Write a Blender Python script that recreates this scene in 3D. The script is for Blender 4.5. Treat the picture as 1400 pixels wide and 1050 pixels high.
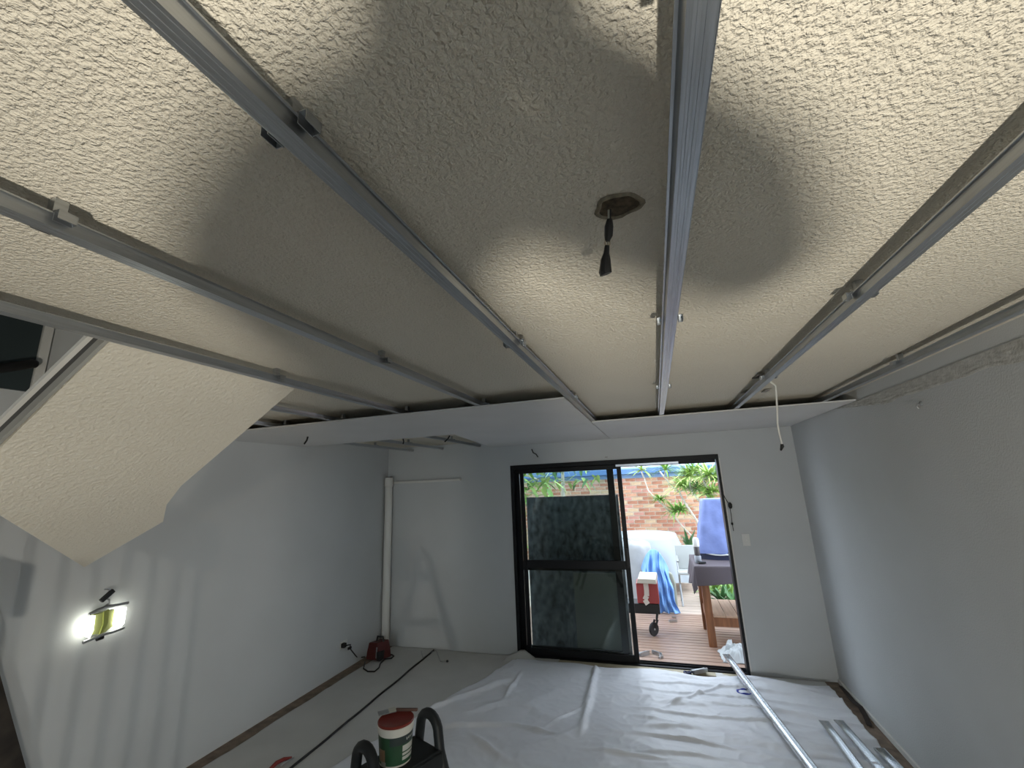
import bpy, bmesh, math, random
from mathutils import Vector, Matrix, noise
random.seed(7)
S = bpy.context.scene
for o in list(bpy.data.objects): bpy.data.objects.remove(o, do_unlink=True)
COL = S.collection

# ------------------------------------------------------------------ camera
H = 1.895
F = 584.74
YAW, PITCH, ROLL = -0.3069192, 0.23000058, -0.04266987
CAM = Vector((0, 0, H))
_fw = Vector((math.sin(YAW)*math.cos(PITCH), math.cos(YAW)*math.cos(PITCH), math.sin(PITCH)))
_ri = Vector((math.cos(YAW), -math.sin(YAW), 0)); _up = _ri.cross(_fw)
RI = _ri*math.cos(ROLL) + _up*math.sin(ROLL); UP = -_ri*math.sin(ROLL) + _up*math.cos(ROLL)
cd = bpy.data.cameras.new('camera'); cam = bpy.data.objects.new('camera', cd); COL.objects.link(cam)
cd.sensor_fit = 'HORIZONTAL'; cd.sensor_width = 36; cd.lens = 36*F/1400; cd.clip_start = 0.01; cd.clip_end = 200
mw = Matrix.Identity(4)
for i in range(3):
    mw[i][0] = RI[i]; mw[i][1] = UP[i]; mw[i][2] = -_fw[i]; mw[i][3] = CAM[i]
cam.matrix_world = mw
S.camera = cam
def ray(x, y): return RI*((x-700)/F) - UP*((y-525)/F) + _fw
def onX(x, y, v): d = ray(x, y); return CAM + d*((v-CAM.x)/d.x)
def onY(x, y, v): d = ray(x, y); return CAM + d*((v-CAM.y)/d.y)
def onZ(x, y, v): d = ray(x, y); return CAM + d*((v-CAM.z)/d.z)

# ------------------------------------------------------------------ light and exposure
S.view_settings.view_transform = 'Standard'; S.view_settings.look = 'None'
S.view_settings.exposure = 0.28; S.view_settings.gamma = 1; S.view_settings.use_curve_mapping = False
W = bpy.data.worlds.new('sky'); S.world = W; W.use_nodes = True
bg = W.node_tree.nodes['Background']; bg.inputs[0].default_value = (0.78, 0.88, 1.0, 1); bg.inputs[1].default_value = 4.3
sd = bpy.data.lights.new('sun', 'SUN'); sd.energy = .7; sd.angle = math.radians(6); sd.color = (1, .95, .86)
so = bpy.data.objects.new('sun', sd); COL.objects.link(so); so.location = (4, -4, 14)
so.rotation_euler = Vector((-0.25, 0.62, -1)).to_track_quat('-Z', 'Y').to_euler()
LAMP_POWER = 43.0
LAMPS = (Vector((0.62, -1.00, 0.60)),)
TORCH_POS = Vector((-0.80, -2.47, 0.75)); TORCH_POWER = 85.0

# ------------------------------------------------------------------ materials
MATS = {}
def mat(name, col, rough=.6, metal=0, spec=.5, noise_amt=0, noise_scale=8, bump=0, bump_scale=40, bump_dist=.002, emit=0, trans=0, ior=1.45, coat=0, stretch=None, col2=None, detail=4):
    if name in MATS: return MATS[name]
    m = bpy.data.materials.new(name); m.use_nodes = True; nt = m.node_tree; b = nt.nodes['Principled BSDF']
    b.inputs['Base Color'].default_value = (*col, 1); b.inputs['Roughness'].default_value = rough
    b.inputs['Metallic'].default_value = metal; b.inputs['Specular IOR Level'].default_value = spec
    b.inputs['IOR'].default_value = ior; b.inputs['Transmission Weight'].default_value = trans; b.inputs['Coat Weight'].default_value = coat
    if emit:
        b.inputs['Emission Color'].default_value = (*col, 1); b.inputs['Emission Strength'].default_value = emit
    tc = nt.nodes.new('ShaderNodeTexCoord'); src = tc.outputs['Object']
    if stretch:
        mp = nt.nodes.new('ShaderNodeMapping'); mp.inputs['Scale'].default_value = stretch
        nt.links.new(src, mp.inputs[0]); src = mp.outputs[0]
    if noise_amt:
        n = nt.nodes.new('ShaderNodeTexNoise'); n.inputs['Scale'].default_value = noise_scale; n.inputs['Detail'].default_value = detail
        nt.links.new(src, n.inputs['Vector'])
        r = nt.nodes.new('ShaderNodeValToRGB'); r.color_ramp.elements[0].position = .3; r.color_ramp.elements[1].position = .7
        c2 = col2 if col2 else tuple(min(1, c*(1+noise_amt)) for c in col)
        r.color_ramp.elements[0].color = (*[c*(1-noise_amt) for c in col], 1); r.color_ramp.elements[1].color = (*c2, 1)
        nt.links.new(n.outputs['Fac'], r.inputs[0]); nt.links.new(r.outputs[0], b.inputs['Base Color'])
    if bump:
        n2 = nt.nodes.new('ShaderNodeTexNoise'); n2.inputs['Scale'].default_value = bump_scale; n2.inputs['Detail'].default_value = 3
        nt.links.new(src, n2.inputs['Vector'])
        bp = nt.nodes.new('ShaderNodeBump'); bp.inputs['Strength'].default_value = bump; bp.inputs['Distance'].default_value = bump_dist
        nt.links.new(n2.outputs['Fac'], bp.inputs['Height']); nt.links.new(bp.outputs[0], b.inputs['Normal'])
    MATS[name] = m; return m

def popcorn_mat(name, col, strength=.8, scale=112, dist=.0055):
    m = bpy.data.materials.new(name); m.use_nodes = True; nt = m.node_tree; b = nt.nodes['Principled BSDF']
    b.inputs['Roughness'].default_value = .92; b.inputs['Specular IOR Level'].default_value = .15
    tc = nt.nodes.new('ShaderNodeTexCoord')
    n = nt.nodes.new('ShaderNodeTexNoise'); n.inputs['Scale'].default_value = scale; n.inputs['Detail'].default_value = 2.5; n.inputs['Roughness'].default_value = .55; n.inputs['Distortion'].default_value = .25
    nt.links.new(tc.outputs['Object'], n.inputs['Vector'])
    r = nt.nodes.new('ShaderNodeValToRGB'); r.color_ramp.elements[0].position = .36; r.color_ramp.elements[1].position = .68
    nt.links.new(n.outputs['Fac'], r.inputs[0])
    bp = nt.nodes.new('ShaderNodeBump'); bp.inputs['Strength'].default_value = strength; bp.inputs['Distance'].default_value = dist
    nt.links.new(r.outputs[0], bp.inputs['Height']); nt.links.new(bp.outputs[0], b.inputs['Normal'])
    n2 = nt.nodes.new('ShaderNodeTexNoise'); n2.inputs['Scale'].default_value = 3; n2.inputs['Detail'].default_value = 5
    nt.links.new(tc.outputs['Object'], n2.inputs['Vector'])
    r2 = nt.nodes.new('ShaderNodeValToRGB'); r2.color_ramp.elements[0].color = (*[c*.93 for c in col], 1); r2.color_ramp.elements[1].color = (*col, 1)
    nt.links.new(n2.outputs['Fac'], r2.inputs[0]); nt.links.new(r2.outputs[0], b.inputs['Base Color'])
    MATS[name] = m; return m

M_POP = popcorn_mat('textured_ceiling_paint', (.74, .695, .60))
M_POP2 = popcorn_mat('textured_stair_paint', (.73, .69, .60), .55, 60, .004)
M_WALL = mat('wall_paint', (.57, .59, .60), .85, spec=.2, noise_amt=.035, noise_scale=1.4, bump=.25, bump_scale=160, bump_dist=.0015)
M_WALLR = mat('roughcast_wall_paint', (.57, .59, .60), .85, spec=.2, noise_amt=.03, noise_scale=1.7, bump=.5, bump_scale=110, bump_dist=.003)
M_BOARD = mat('plasterboard_paper', (.66, .66, .66), .8, spec=.2, noise_amt=.03, noise_scale=2)
M_GYP = mat('plasterboard_core', (.55, .53, .5), .9)
M_STEEL = mat('galvanised_steel', (.46, .48, .50), .30, metal=.95, noise_amt=.1, noise_scale=30, stretch=(6, .3, 6))
M_STEELD = mat('dull_steel', (.40, .41, .42), .5, metal=.9, noise_amt=.1, noise_scale=60)
M_BROWN = mat('bare_floor', (.20, .15, .11), .7, noise_amt=.35, noise_scale=14)
M_BLACK = mat('black_plastic', (.012, .012, .013), .5)
M_FRAME = mat('black_aluminium', (.008, .009, .011), .42, spec=.28)
M_WHITE = mat('white_plastic', (.75, .75, .72), .45)
M_TRIM = mat('white_trim_paint', (.70, .70, .68), .6)
M_SHEET = mat('plastic_drop_sheet', (.74, .76, .80), .38, spec=.35, noise_amt=.04, noise_scale=2.2)
M_CANVAS = mat('canvas_drop_sheet', (.56, .56, .54), .75, spec=.25, noise_amt=.05, noise_scale=3)
M_DECK = mat('deck_timber', (.29, .19, .14), .42, noise_amt=.28, noise_scale=5, stretch=(.6, 9, 9))
M_DECK2 = mat('weathered_deck_timber', (.48, .39, .32), .6, noise_amt=.15, noise_scale=5, stretch=(.6, 9, 9))
M_TIMBER = mat('bench_timber', (.20, .080, .033), .5, noise_amt=.3, noise_scale=4, stretch=(8, 8, .8))
M_SHELFT = mat('bench_shelf_timber', (.42, .28, .19), .55, noise_amt=.15, noise_scale=4, stretch=(9, .7, 9))

# ------------------------------------------------------------------ mesh helpers
class MB:
    def __init__(s): s.v = []; s.f = []
    def add(s, vs, fs):
        n = len(s.v); s.v += [tuple(p) for p in vs]; s.f += [tuple(i+n for i in f) for f in fs]; return s
    def box(s, c, d, rz=0, R=None):
        x, y, z = d[0]/2, d[1]/2, d[2]/2
        R = R if R is not None else Matrix.Rotation(rz, 3, 'Z')
        c = Vector(c)
        vs = [c + R @ Vector(p) for p in ((-x,-y,-z),(x,-y,-z),(x,y,-z),(-x,y,-z),(-x,-y,z),(x,-y,z),(x,y,z),(-x,y,z))]
        return s.add(vs, [(0,3,2,1),(4,5,6,7),(0,1,5,4),(1,2,6,5),(2,3,7,6),(3,0,4,7)])
    def span(s, a, b): # box from corner to corner
        return s.box([(a[i]+b[i])/2 for i in range(3)], [abs(b[i]-a[i]) for i in range(3)])
    def bar(s, a, b, w, t, up=(0,0,1)):
        a, b = Vector(a), Vector(b); d = (b-a); L = d.length; d.normalize()
        sx = d.cross(Vector(up)); sx.normalize(); u = sx.cross(d)
        R = Matrix((sx, d, u)).transposed()
        return s.box((a+b)/2, (w, L, t), R=R)
    def tube(s, pts, r, n=8, cap=True):
        pts = [Vector(p) for p in pts]; rs = r if isinstance(r, (list, tuple)) else [r]*len(pts)
        rings = []; prev = None
        for i, p in enumerate(pts):
            d = (pts[min(i+1, len(pts)-1)] - pts[max(i-1, 0)]).normalized()
            if prev is None:
                a = Vector((0,0,1)) if abs(d.z) < .9 else Vector((1,0,0)); u = d.cross(a).normalized()
            else:
                u = (prev - d*prev.dot(d))
                u = u.normalized() if u.length > 1e-6 else d.orthogonal().normalized()
            prev = u; w = d.cross(u)
            rings.append([p + (u*math.cos(2*math.pi*k/n) + w*math.sin(2*math.pi*k/n))*rs[i] for k in range(n)])
        vs = [q for ring in rings for q in ring]; fs = []
        for i in range(len(pts)-1):
            for k in range(n): fs.append((i*n+k, i*n+(k+1)%n, (i+1)*n+(k+1)%n, (i+1)*n+k))
        if cap: fs.append(tuple(range(n-1, -1, -1))); fs.append(tuple((len(pts)-1)*n+k for k in range(n)))
        return s.add(vs, fs)
    def lathe(s, prof, c, n=24, ax=None):
        c = Vector(c); R = Matrix.Identity(3) if ax is None else Vector((0,0,1)).rotation_difference(Vector(ax)).to_matrix()
        vs = []; fs = []
        for r, z in prof:
            for k in range(n): vs.append(c + R @ Vector((r*math.cos(2*math.pi*k/n), r*math.sin(2*math.pi*k/n), z)))
        for i in range(len(prof)-1):
            for k in range(n): fs.append((i*n+k, i*n+(k+1)%n, (i+1)*n+(k+1)%n, (i+1)*n+k))
        fs.append(tuple(range(n-1, -1, -1))); fs.append(tuple((len(prof)-1)*n+k for k in range(n)))
        return s.add(vs, fs)
    def prism(s, poly, off): # poly list of 3D points, extruded by vector
        off = Vector(off); n = len(poly); vs = [Vector(p) for p in poly] + [Vector(p)+off for p in poly]
        fs = [tuple(range(n-1, -1, -1)), tuple(range(n, 2*n))] + [(i, (i+1)%n, n+(i+1)%n, n+i) for i in range(n)]
        return s.add(vs, fs)
    def sheet(s, nx, ny, fn, thick=0): # closed sheet: fn(u,v)->point
        top = [Vector(fn(i/nx, j/ny)) for j in range(ny+1) for i in range(nx+1)]
        idx = lambda i, j: j*(nx+1)+i
        fs = [(idx(i,j), idx(i+1,j), idx(i+1,j+1), idx(i,j+1)) for j in range(ny) for i in range(nx)]
        if not thick: return s.add(top, fs)
        N = len(top); t = Vector(thick) if not isinstance(thick, (int, float)) else Vector((0,0,-thick))
        bot = [p+t for p in top]; fs2 = [tuple(N+i for i in reversed(f)) for f in fs]; rim = []
        loop = [idx(i,0) for i in range(nx)] + [idx(nx,j) for j in range(ny)] + [idx(i,ny) for i in range(nx,0,-1)] + [idx(0,j) for j in range(ny,0,-1)]
        for k in range(len(loop)): a, b = loop[k], loop[(k+1)%len(loop)]; rim.append((b, a, N+a, N+b))
        return s.add(top+bot, fs+fs2+rim)
    def build(s, name, m, parent=None, origin=None, smooth=False, bevel=0, fix=True):
        me = bpy.data.meshes.new(name)
        if parent is not None: off = wloc(parent)
        elif origin is not None: off = Vector(origin)
        else:
            xs = [Vector(p) for p in s.v]; lo = [min(p[i] for p in xs) for i in range(3)]; hi = [max(p[i] for p in xs) for i in range(3)]
            off = Vector(((lo[0]+hi[0])/2, (lo[1]+hi[1])/2, lo[2]))
        me.from_pydata([tuple(Vector(p)-off) for p in s.v], [], s.f)
        if fix:
            bm = bmesh.new(); bm.from_mesh(me); bmesh.ops.recalc_face_normals(bm, faces=bm.faces); bm.to_mesh(me); bm.free()
        if smooth:
            for p in me.polygons: p.use_smooth = True
        me.materials.append(m)
        o = bpy.data.objects.new(name, me); COL.objects.link(o)
        if parent is not None: o.parent = parent
        else: o.location = off
        if smooth == 'auto':
            for p in me.polygons: p.use_smooth = True
            md = o.modifiers.new('split', 'EDGE_SPLIT'); md.split_angle = math.radians(40)
        if bevel:
            md = o.modifiers.new('bevel', 'BEVEL'); md.width = bevel; md.segments = 2; md.limit_method = 'ANGLE'
        return o
def wloc(o):
    p = Vector((0,0,0))
    while o is not None: p += o.location; o = o.parent
    return p
def tag(o, label, cat, group=None):
    o['label'] = label; o['category'] = cat
    if group: o['group'] = group
    return o
def thing(name, label, cat, loc, group=None):
    o = bpy.data.objects.new(name, None); COL.objects.link(o); o.location = loc; o.empty_display_size = .05
    return tag(o, label, cat, group)
def struct(o, label=None):
    o['kind'] = 'structure'
    if label: o['label'] = label
    return o
def sempty(name, loc, label=None):
    o = bpy.data.objects.new(name, None); COL.objects.link(o); o.location = loc; o.empty_display_size = .05
    return struct(o, label)

# ------------------------------------------------------------------ room shell
XL, XR, YB, YF = -3.45, 1.40, 5.134, -3.2
ZC = 2.44     # old textured ceiling
ZS = 2.365    # underside of the new sheets
ZT = 5.0      # top of the house
DX0, DX1, DZ1 = -1.695, 0.668, 2.12
struct(MB().span((XL-.2, YF-.2, -.2), (XR+.2, YB+.02, 0)).build('floor', M_BROWN), 'bare brown floor showing along the walls')
m = MB(); m.span((XL-.2, YF, 0), (XL, YB, ZT)); struct(m.build('wall_left', M_WALL), 'white painted wall beside the stairs')
m = MB(); m.span((XR, YF, 0), (XR+.2, YB, ZT)); struct(m.build('wall_right', M_WALLR), 'plain white painted wall')
m = MB()
m.span((XL-.2, YB, -.3), (DX0, YB+.13, ZT)); m.span((DX1, YB, -.3), (XR+.2, YB+.13, ZT)); m.span((DX0, YB, DZ1), (DX1, YB+.13, ZT)); m.span((DX0, YB, -.3), (DX1, YB+.13, -.01))
struct(m.build('wall_back', M_WALL), 'white painted wall with the sliding door')
WX0, WX1, WZ0, WZ1 = -.80, 1.25, .45, 2.25
m = MB(); m.span((XL-.2, YF-.2, 0), (WX0, YF, ZT)); m.span((WX1, YF-.2, 0), (XR+.2, YF, ZT)); m.span((WX0, YF-.2, 0), (WX1, YF, WZ0)); m.span((WX0, YF-.2, WZ1), (WX1, YF, ZT))
struct(m.build('wall_front', M_WALL), 'white painted wall with the added fill window')
struct(MB().span((-9, -16, -.4), (9, YF-.2, -.1)).build('ground_street', mat('street_ground', (.30, .30, .28), .9, noise_amt=.15, noise_scale=2)))
struct(MB().span((XL-.2, YF-.2, ZT), (XR+.2, YB+.3, ZT+.15)).build('ceiling_upper', M_TRIM))
XO, YO = -1.635, 1.69     # stairwell opening
m = MB()
m.span((XO, YF, ZC), (XR, YB, ZC+.26))
ceil = struct(m.build('ceiling', M_POP, origin=(0, 0, 0)), 'cream rough textured ceiling')
struct(MB().span((XL, YO, ZC), (XO, YB, ZC+.26)).build('ceiling', M_POP, origin=(0, 0, 0)), 'cream rough textured ceiling beyond the stair')
# stairwell walls above the ceiling
struct(MB().span((XL, YO, ZC+.26), (XO, YO+.1, ZT)).build('wall_stairwell', M_WALL))
struct(MB().span((XO-.0, YF, ZC+.26), (XO+.1, YO+.1, ZT)).build('wall_stairwell', M_WALL))

# ------------------------------------------------------------------ plasterboard sheets already fixed
SHT = .010
def sheet(poly, label):
    o = MB().prism([(x, y, ZS) for x, y in poly], (0, 0, SHT)).build('plasterboard_sheet', M_BOARD); tag(o, label, 'plasterboard', 'new ceiling sheets'); return o
sheet([(XL+.004, 2.41), (-.452, 2.41), (-.452, 3.60), (XL+.004, 3.60)], 'white plasterboard ceiling sheet running to the wall with the hanging work lamp')
sheet([(-1.72, 3.604), (-.456, 3.604), (-.456, YB-.004), (-1.95, YB-.004)], 'white plasterboard ceiling sheet beside the open gap over the pipe')
sheet([(-.448, 3.55), (XR-.006, 3.55), (XR-.006, YB-.004), (-.448, YB-.004)], 'white plasterboard ceiling sheet above the open doorway')

# ------------------------------------------------------------------ ceiling battens
ZB = ZS + SHT + .001
def batten_profile():
    t = .0012; out = [(-.034, .027), (-.034, .030), (-.0255, .030), (-.0215, 0)]
    xs = [-.0205, -.015, -.013, -.0075, -.0055, -.001, .001, .0055, .0075, .013, .015, .0205]
    z = [0, 0, .0014, .0014, 0, 0, .0014, .0014, 0, 0, .0014, 0]
    out = [(-.0335, .0255), (-.0335, .029), (-.026, .029), (-.0215, .0005)]
    for i, x in enumerate((-.019, -.013, -.012, -.0065, -.0055, .0, .001, .0065, .0075, .013, .014, .019)):
        out.append((x, 0.0 if (i//1) % 4 in (0, 1) else .0007))
    out += [(.0215, .0005), (.026, .029), (.0335, .029), (.0335, .0255)]
    inner = [(.0323, .0255), (.0323, .0278), (.0268, .0278), (.0203, .0017), (-.0203, .0017), (-.0268, .0278), (-.0323, .0278), (-.0323, .0255)]
    inner = [(x, z + (.0008 if abs(x) < .021 else 0)) for x, z in inner]
    return out + inner
PROF = [(x*.74, z*.86) for x, z in batten_profile()]
def channel_mb(a, b, up=Vector((0, 0, 1)), k=1.0):
    a, b = Vector(a), Vector(b); d = (b-a).normalized(); sx = d.cross(up).normalized(); u = sx.cross(d)
    m = MB(); n = len(PROF)
    vs = [a + (sx*x + u*z)*k for x, z in PROF] + [b + (sx*x + u*z)*k for x, z in PROF]
    m.add(vs, [(i, (i+1) % n, n+(i+1) % n, n+i) for i in range(n)])
    # end rims
    half = n - 8
    for base in (0, n):
        ol = list(range(half)); il = list(range(half, n))
        m.f.append(tuple(base+i for i in ol+il))
    return m
clip_rows = (-1.7, -.66, .385, 1.43, 2.53)
BATT = [(-3.06, 1.73, 'galvanised steel ceiling batten ending in the corner above the vertical pipe'),
        (-2.615, 1.73, 'galvanised steel ceiling batten emerging from behind the stair next to the wall'),
        (-2.09, 1.73, 'short-looking galvanised ceiling batten crossing just clear of the stair underside'),
        (-1.545, YF+.1, 'galvanised steel ceiling batten passing across the top of the stair opening'),
        (-.99, YF+.1, 'galvanised steel ceiling batten next to the one across the stair opening'),
        (-.434, YF+.1, 'galvanised steel ceiling batten ending at the step in the new sheets'),
        (.101, YF+.1, 'bright galvanised ceiling batten beside the broken light hole'),
        (.632, YF+.1, 'galvanised steel ceiling batten with the white cable hanging by it'),
        (1.203, YF+.1, 'galvanised steel ceiling batten running closest along the plain wall')]
clip0 = None
for x, y0, lab in BATT:
    t = thing('ceiling_batten', lab, 'batten', (x, y0, ZB), 'galvanised ceiling battens')
    channel_mb((x, y0, ZB), (x, YB-.03, ZB)).build('channel', M_STEEL, t)
    rows = [r for r in clip_rows if r > y0+.05] + ([4.3] if x < -1.9 else [])
    for r in rows:
        y = r + random.uniform(-.03, .03)
        if clip0 is None:
            m = MB()   # C-shaped direct-fix clip hugging the batten, with folded ears and a leg up to the old ceiling
            for sx in (-1, 1):
                m.span((sx*.0255, -.014, .008), (sx*.0268, .014, .030))
                m.span((sx*.0255, -.014, .0262), (sx*.040, .014, .0275))
                m.span((sx*.0388, -.014, .010), (sx*.040, .014, .0275))
                m.span((sx*.0268, .0127, .010), (sx*.040, .014, .0275))
            m.span((-.0268, -.014, .0272), (.0268, .014, .0290))
            m.span((-.010, -.010, .029), (.010, .010, .062))
            me_o = m.build('clip', M_STEEL, t); me_o.location = Vector((0, y-y0, 0)); clip0 = me_o
            bm_shift = Vector((x, y0, ZB))
            for vtx in clip0.data.vertices: vtx.co += bm_shift
        else:
            c = clip0.copy(); COL.objects.link(c); c.parent = t; c.location = Vector((0, y-y0, 0))

# ------------------------------------------------------------------ stair flight (underside seen)
def soff(x): return 2.372 + .635*(x+1.751)
poly = [(-1.640, .88), (-1.640, 1.675), (-2.40, 1.675), (-2.55, 1.716), (-2.70, 1.81), (-3.05, 1.665), (-2.40, .89)]
stair = thing('staircase', 'cream textured underside of a stair flight rising beside the lamp wall', 'stairs', (-2.3, 1.3, 1.55))
n = len(poly); bot = [(x, y, soff(x)) for x, y in poly]; top = [(x, y, soff(x)+.10) for x, y in poly]
MB().prism(bot, (0, 0, .085)).build('soffit', M_POP2, stair)
# stringer on the camera side, with a groove and a pale cap
st = MB().prism([(-1.645, .868, soff(-1.645)+.002), (-2.42, .868, soff(-2.42)+.002), (-2.42, .868, soff(-2.42)+.036), (-1.645, .868, soff(-1.645)+.036)], (0, .012, 0)).build('stringer', mat('stringer_paint', (.33, .33, .31), .6), stair)
MB().prism([(-1.60, .858, soff(-1.60)+.072), (-2.44, .858, soff(-2.44)+.072), (-2.44, .858, soff(-2.44)+.090), (-1.60, .858, soff(-1.60)+.090)], (0, .04, 0)).build('stringer_cap', M_TRIM, stair)
MB().prism([(-1.65, .874, soff(-1.65)+.036), (-2.42, .874, soff(-2.42)+.036), (-2.42, .874, soff(-2.42)+.072), (-1.65, .874, soff(-1.65)+.072)], (0, .006, 0)).build('stringer_groove', mat('groove_shade', (.07, .07, .07), .7), stair)  # shade inside the groove is put into this dark colour
# black handrail on the wall in the stairwell
hr = thing('handrail', 'black round handrail end in the dark stairwell opening', 'handrail', tuple(onX(0, 499, XL+.09)))
p1 = onX(47, 497, XL+.09); p0 = onX(-120, 520, XL+.09)
MB().tube([p0, p1, p1+Vector((0, .012, .002))], [.026, .026, .018], 12).build('rail', M_BLACK, hr, smooth='auto')
MB().tube([(p0+p1)/2, (p0+p1)/2+Vector((-.088, 0, -.01))], .01, 8).build('bracket', M_BLACK, hr)
d2 = sempty('door_2', (XL, 1.2, 2.75))
a = onX(30, 440, XL+.02); b = onX(46, 490, XL+.02)
MB().span((XL+.002, a.y-.30, b.z-.2), (XL+.02, b.y+.01, a.z+.9)).build('door_leaf', mat('dark_teal_paint', (.035, .05, .055), .5), d2)
MB().span((XL+.002, b.y+.012, b.z-.2), (XL+.035, b.y+.055, a.z+.9)).build('casing', M_TRIM, d2)
# balustrade of the lower stair, to the side of the view
bal = thing('balustrade', 'row of white stair balusters below the handrail by the lamp wall', 'balustrade', (-2.62, .3, 0))
def rail_z(y): return 1.128 - .50*(y-1.15)
MB().prism([(-2.65, -.45, rail_z(-.45)), (-2.65, 1.10, rail_z(1.10)), (-2.65, 1.10, rail_z(1.10)+.20), (-2.65, -.45, rail_z(-.45)+.20)], (.05, 0, 0)).build('top_rail', M_TRIM, bal)
MB().span((-2.65, -.45, .022), (-2.60, 1.10, .06)).build('bottom_rail', M_TRIM, bal)
for i in range(13):
    yy = -.36+.117*i; zt = rail_z(yy)+.004
    MB().tube([(-2.625, yy, .05), (-2.625, yy, zt)], .0105, 8).build('baluster', M_TRIM, bal)
# dark board in the corner of the view
q1 = onX(0, 925, XL+.05); q2 = onX(36, 1055, XL+.05)
dz = q1.z-q2.z; sl = (q2.y-q1.y)/dz
yb = q2.y + sl*q2.z; yt = q1.y - sl*.35
MB().prism([(XL+.02, yb, .003), (XL+.02, yt, q1.z+.35), (XL+.02, yt-.4, q1.z+.35), (XL+.02, yb-.75, .003)], (.035, 0, 0)).build('dark_board', mat('dark_mottled_timber', (.035, .028, .022), .6, noise_amt=.6, noise_scale=9))
tag(bpy.data.objects['dark_board'], 'dark brown mottled board with sloping edge leaning on the lamp wall', 'board')

# ------------------------------------------------------------------ sliding door
door = sempty('door_1', (-.5, YB, .0), 'black aluminium framed glass sliding door, one side open')
fy0, fy1 = YB-.012, YB+.118
MB().span((DX0, fy0, .0), (DX0+.038, fy1, DZ1)).build('jamb', M_FRAME, door, bevel=.003)
MB().span((DX1-.026, fy0, .0), (DX1, fy1, DZ1)).build('jamb', M_FRAME, door, bevel=.003)
hd = MB(); hd.span((DX0+.038, fy0, DZ1-.05), (DX1-.026, fy1, DZ1)); hd.build('head', M_FRAME, door, bevel=.003)
MB().span((DX0+.04, YB+.045, DZ1-.085), (DX1-.03, YB+.053, DZ1-.05)).build('track', M_FRAME, door)
MB().span((-.42, YB+.004, DZ1-.078), (.26, YB+.02, DZ1-.055)).build('track_strip', mat('bare_aluminium', (.62, .64, .70), .3, metal=.9), door)
sl = MB(); sl.span((DX0+.038, fy0, -.005), (DX1-.026, fy1, .016)); sl.span((DX0+.038, YB+.036, .016), (DX1-.026, YB+.041, .030)); sl.span((DX0+.038, YB+.078, .016), (DX1-.026, YB+.083, .030)); sl.build('sill', M_FRAME, door)
GLASS = bpy.data.materials.new('door_glass'); GLASS.use_nodes = True
nt = GLASS.node_tree; nt.nodes.clear(); out = nt.nodes.new('ShaderNodeOutputMaterial'); mix = nt.nodes.new('ShaderNodeMixShader'); tr = nt.nodes.new('ShaderNodeBsdfTransparent'); gl = nt.nodes.new('ShaderNodeBsdfGlossy'); fr = nt.nodes.new('ShaderNodeFresnel')
tr.inputs[0].default_value = (.86, .90, .90, 1); gl.inputs['Roughness'].default_value = .02; gl.inputs[0].default_value = (.65, .68, .68, 1); fr.inputs[0].default_value = 1.5
nt.links.new(fr.outputs[0], mix.inputs[0]); nt.links.new(tr.outputs[0], mix.inputs[1]); nt.links.new(gl.outputs[0], mix.inputs[2]); nt.links.new(mix.outputs[0], out.inputs[0])
def panel(name, x0, x1, y, sw, rail_z, mid, right_w):
    p = bpy.data.objects.new(name, None); COL.objects.link(p); p.parent = door; p.location = (0, 0, 0)
    z0, z1 = .03, DZ1-.055; t = .028
    for (a0, a1) in ((x0, x0+sw), (x1-right_w, x1)): MB().span((a0, y, z0), (a1, y+t, z1)).build('stile', M_FRAME, p, bevel=.002)
    MB().span((x0+sw, y, z0), (x1-right_w, y+t, z0+rail_z)).build('bottom_rail', M_FRAME, p, bevel=.002)
    MB().span((x0+sw, y, z1-.05), (x1-right_w, y+t, z1)).build('top_rail', M_FRAME, p, bevel=.002)
    if mid: MB().span((x0+sw, y, mid[0]), (x1-right_w, y+t, mid[1])).build('middle_rail', M_FRAME, p, bevel=.002)
    g0 = z0+rail_z
    segs = [(g0, mid[0]), (mid[1], z1-.05)] if mid else [(g0, z1-.05)]
    for a0, a1 in segs: MB().span((x0+sw, y+.012, a0), (x1-right_w, y+.016, a1)).build('glass_pane', GLASS, p)
    return p
panel('fixed_panel', DX0+.038, -.46, YB+.068, .05, .07, (.90, 1.0), .075)
sp = panel('sliding_panel', -1.585, -.365, YB+.022, .045, .06, (.93, 1.02), .05)
hs = MB(); hs.span((-.395, YB+.008, .95), (-.375, YB+.022, 1.15)); hs.span((-.395, YB-.004, .97), (-.375, YB+.008, 1.13)); hs.build('handle', M_BLACK, sp)

fill_win = sempty('fill_window', ((WX0+WX1)/2, YF-.1, WZ0), 'unseen window added behind the photographer for fill light')  # unseen window, added so daylight fills the room from behind
for a_, b_ in (((WX0, YF-.13, WZ0), (WX0+.05, YF-.07, WZ1)), ((WX1-.05, YF-.13, WZ0), (WX1, YF-.07, WZ1)), ((WX0+.05, YF-.13, WZ0), (WX1-.05, YF-.07, WZ0+.05)), ((WX0+.05, YF-.13, WZ1-.05), (WX1-.05, YF-.07, WZ1)), (((WX0+WX1)/2-.02, YF-.13, WZ0+.05), ((WX0+WX1)/2+.02, YF-.07, WZ1-.05))):
    MB().span(a_, b_).build('fill_window_frame', M_FRAME, fill_win)
for a_, b_ in ((WX0+.05, (WX0+WX1)/2-.02), ((WX0+WX1)/2+.02, WX1-.05)): MB().span((a_, YF-.102, WZ0+.05), (b_, YF-.098, WZ1-.05)).build('glass_pane', GLASS, fill_win)
struct(MB().span((DX1+.0005, YB-.006, .03), (DX1+.014, YB-.0005, DZ1-.04)).build('reveal_highlight', M_TRIM))  # white strip painted as the highlight on the lit reveal edge
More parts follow.
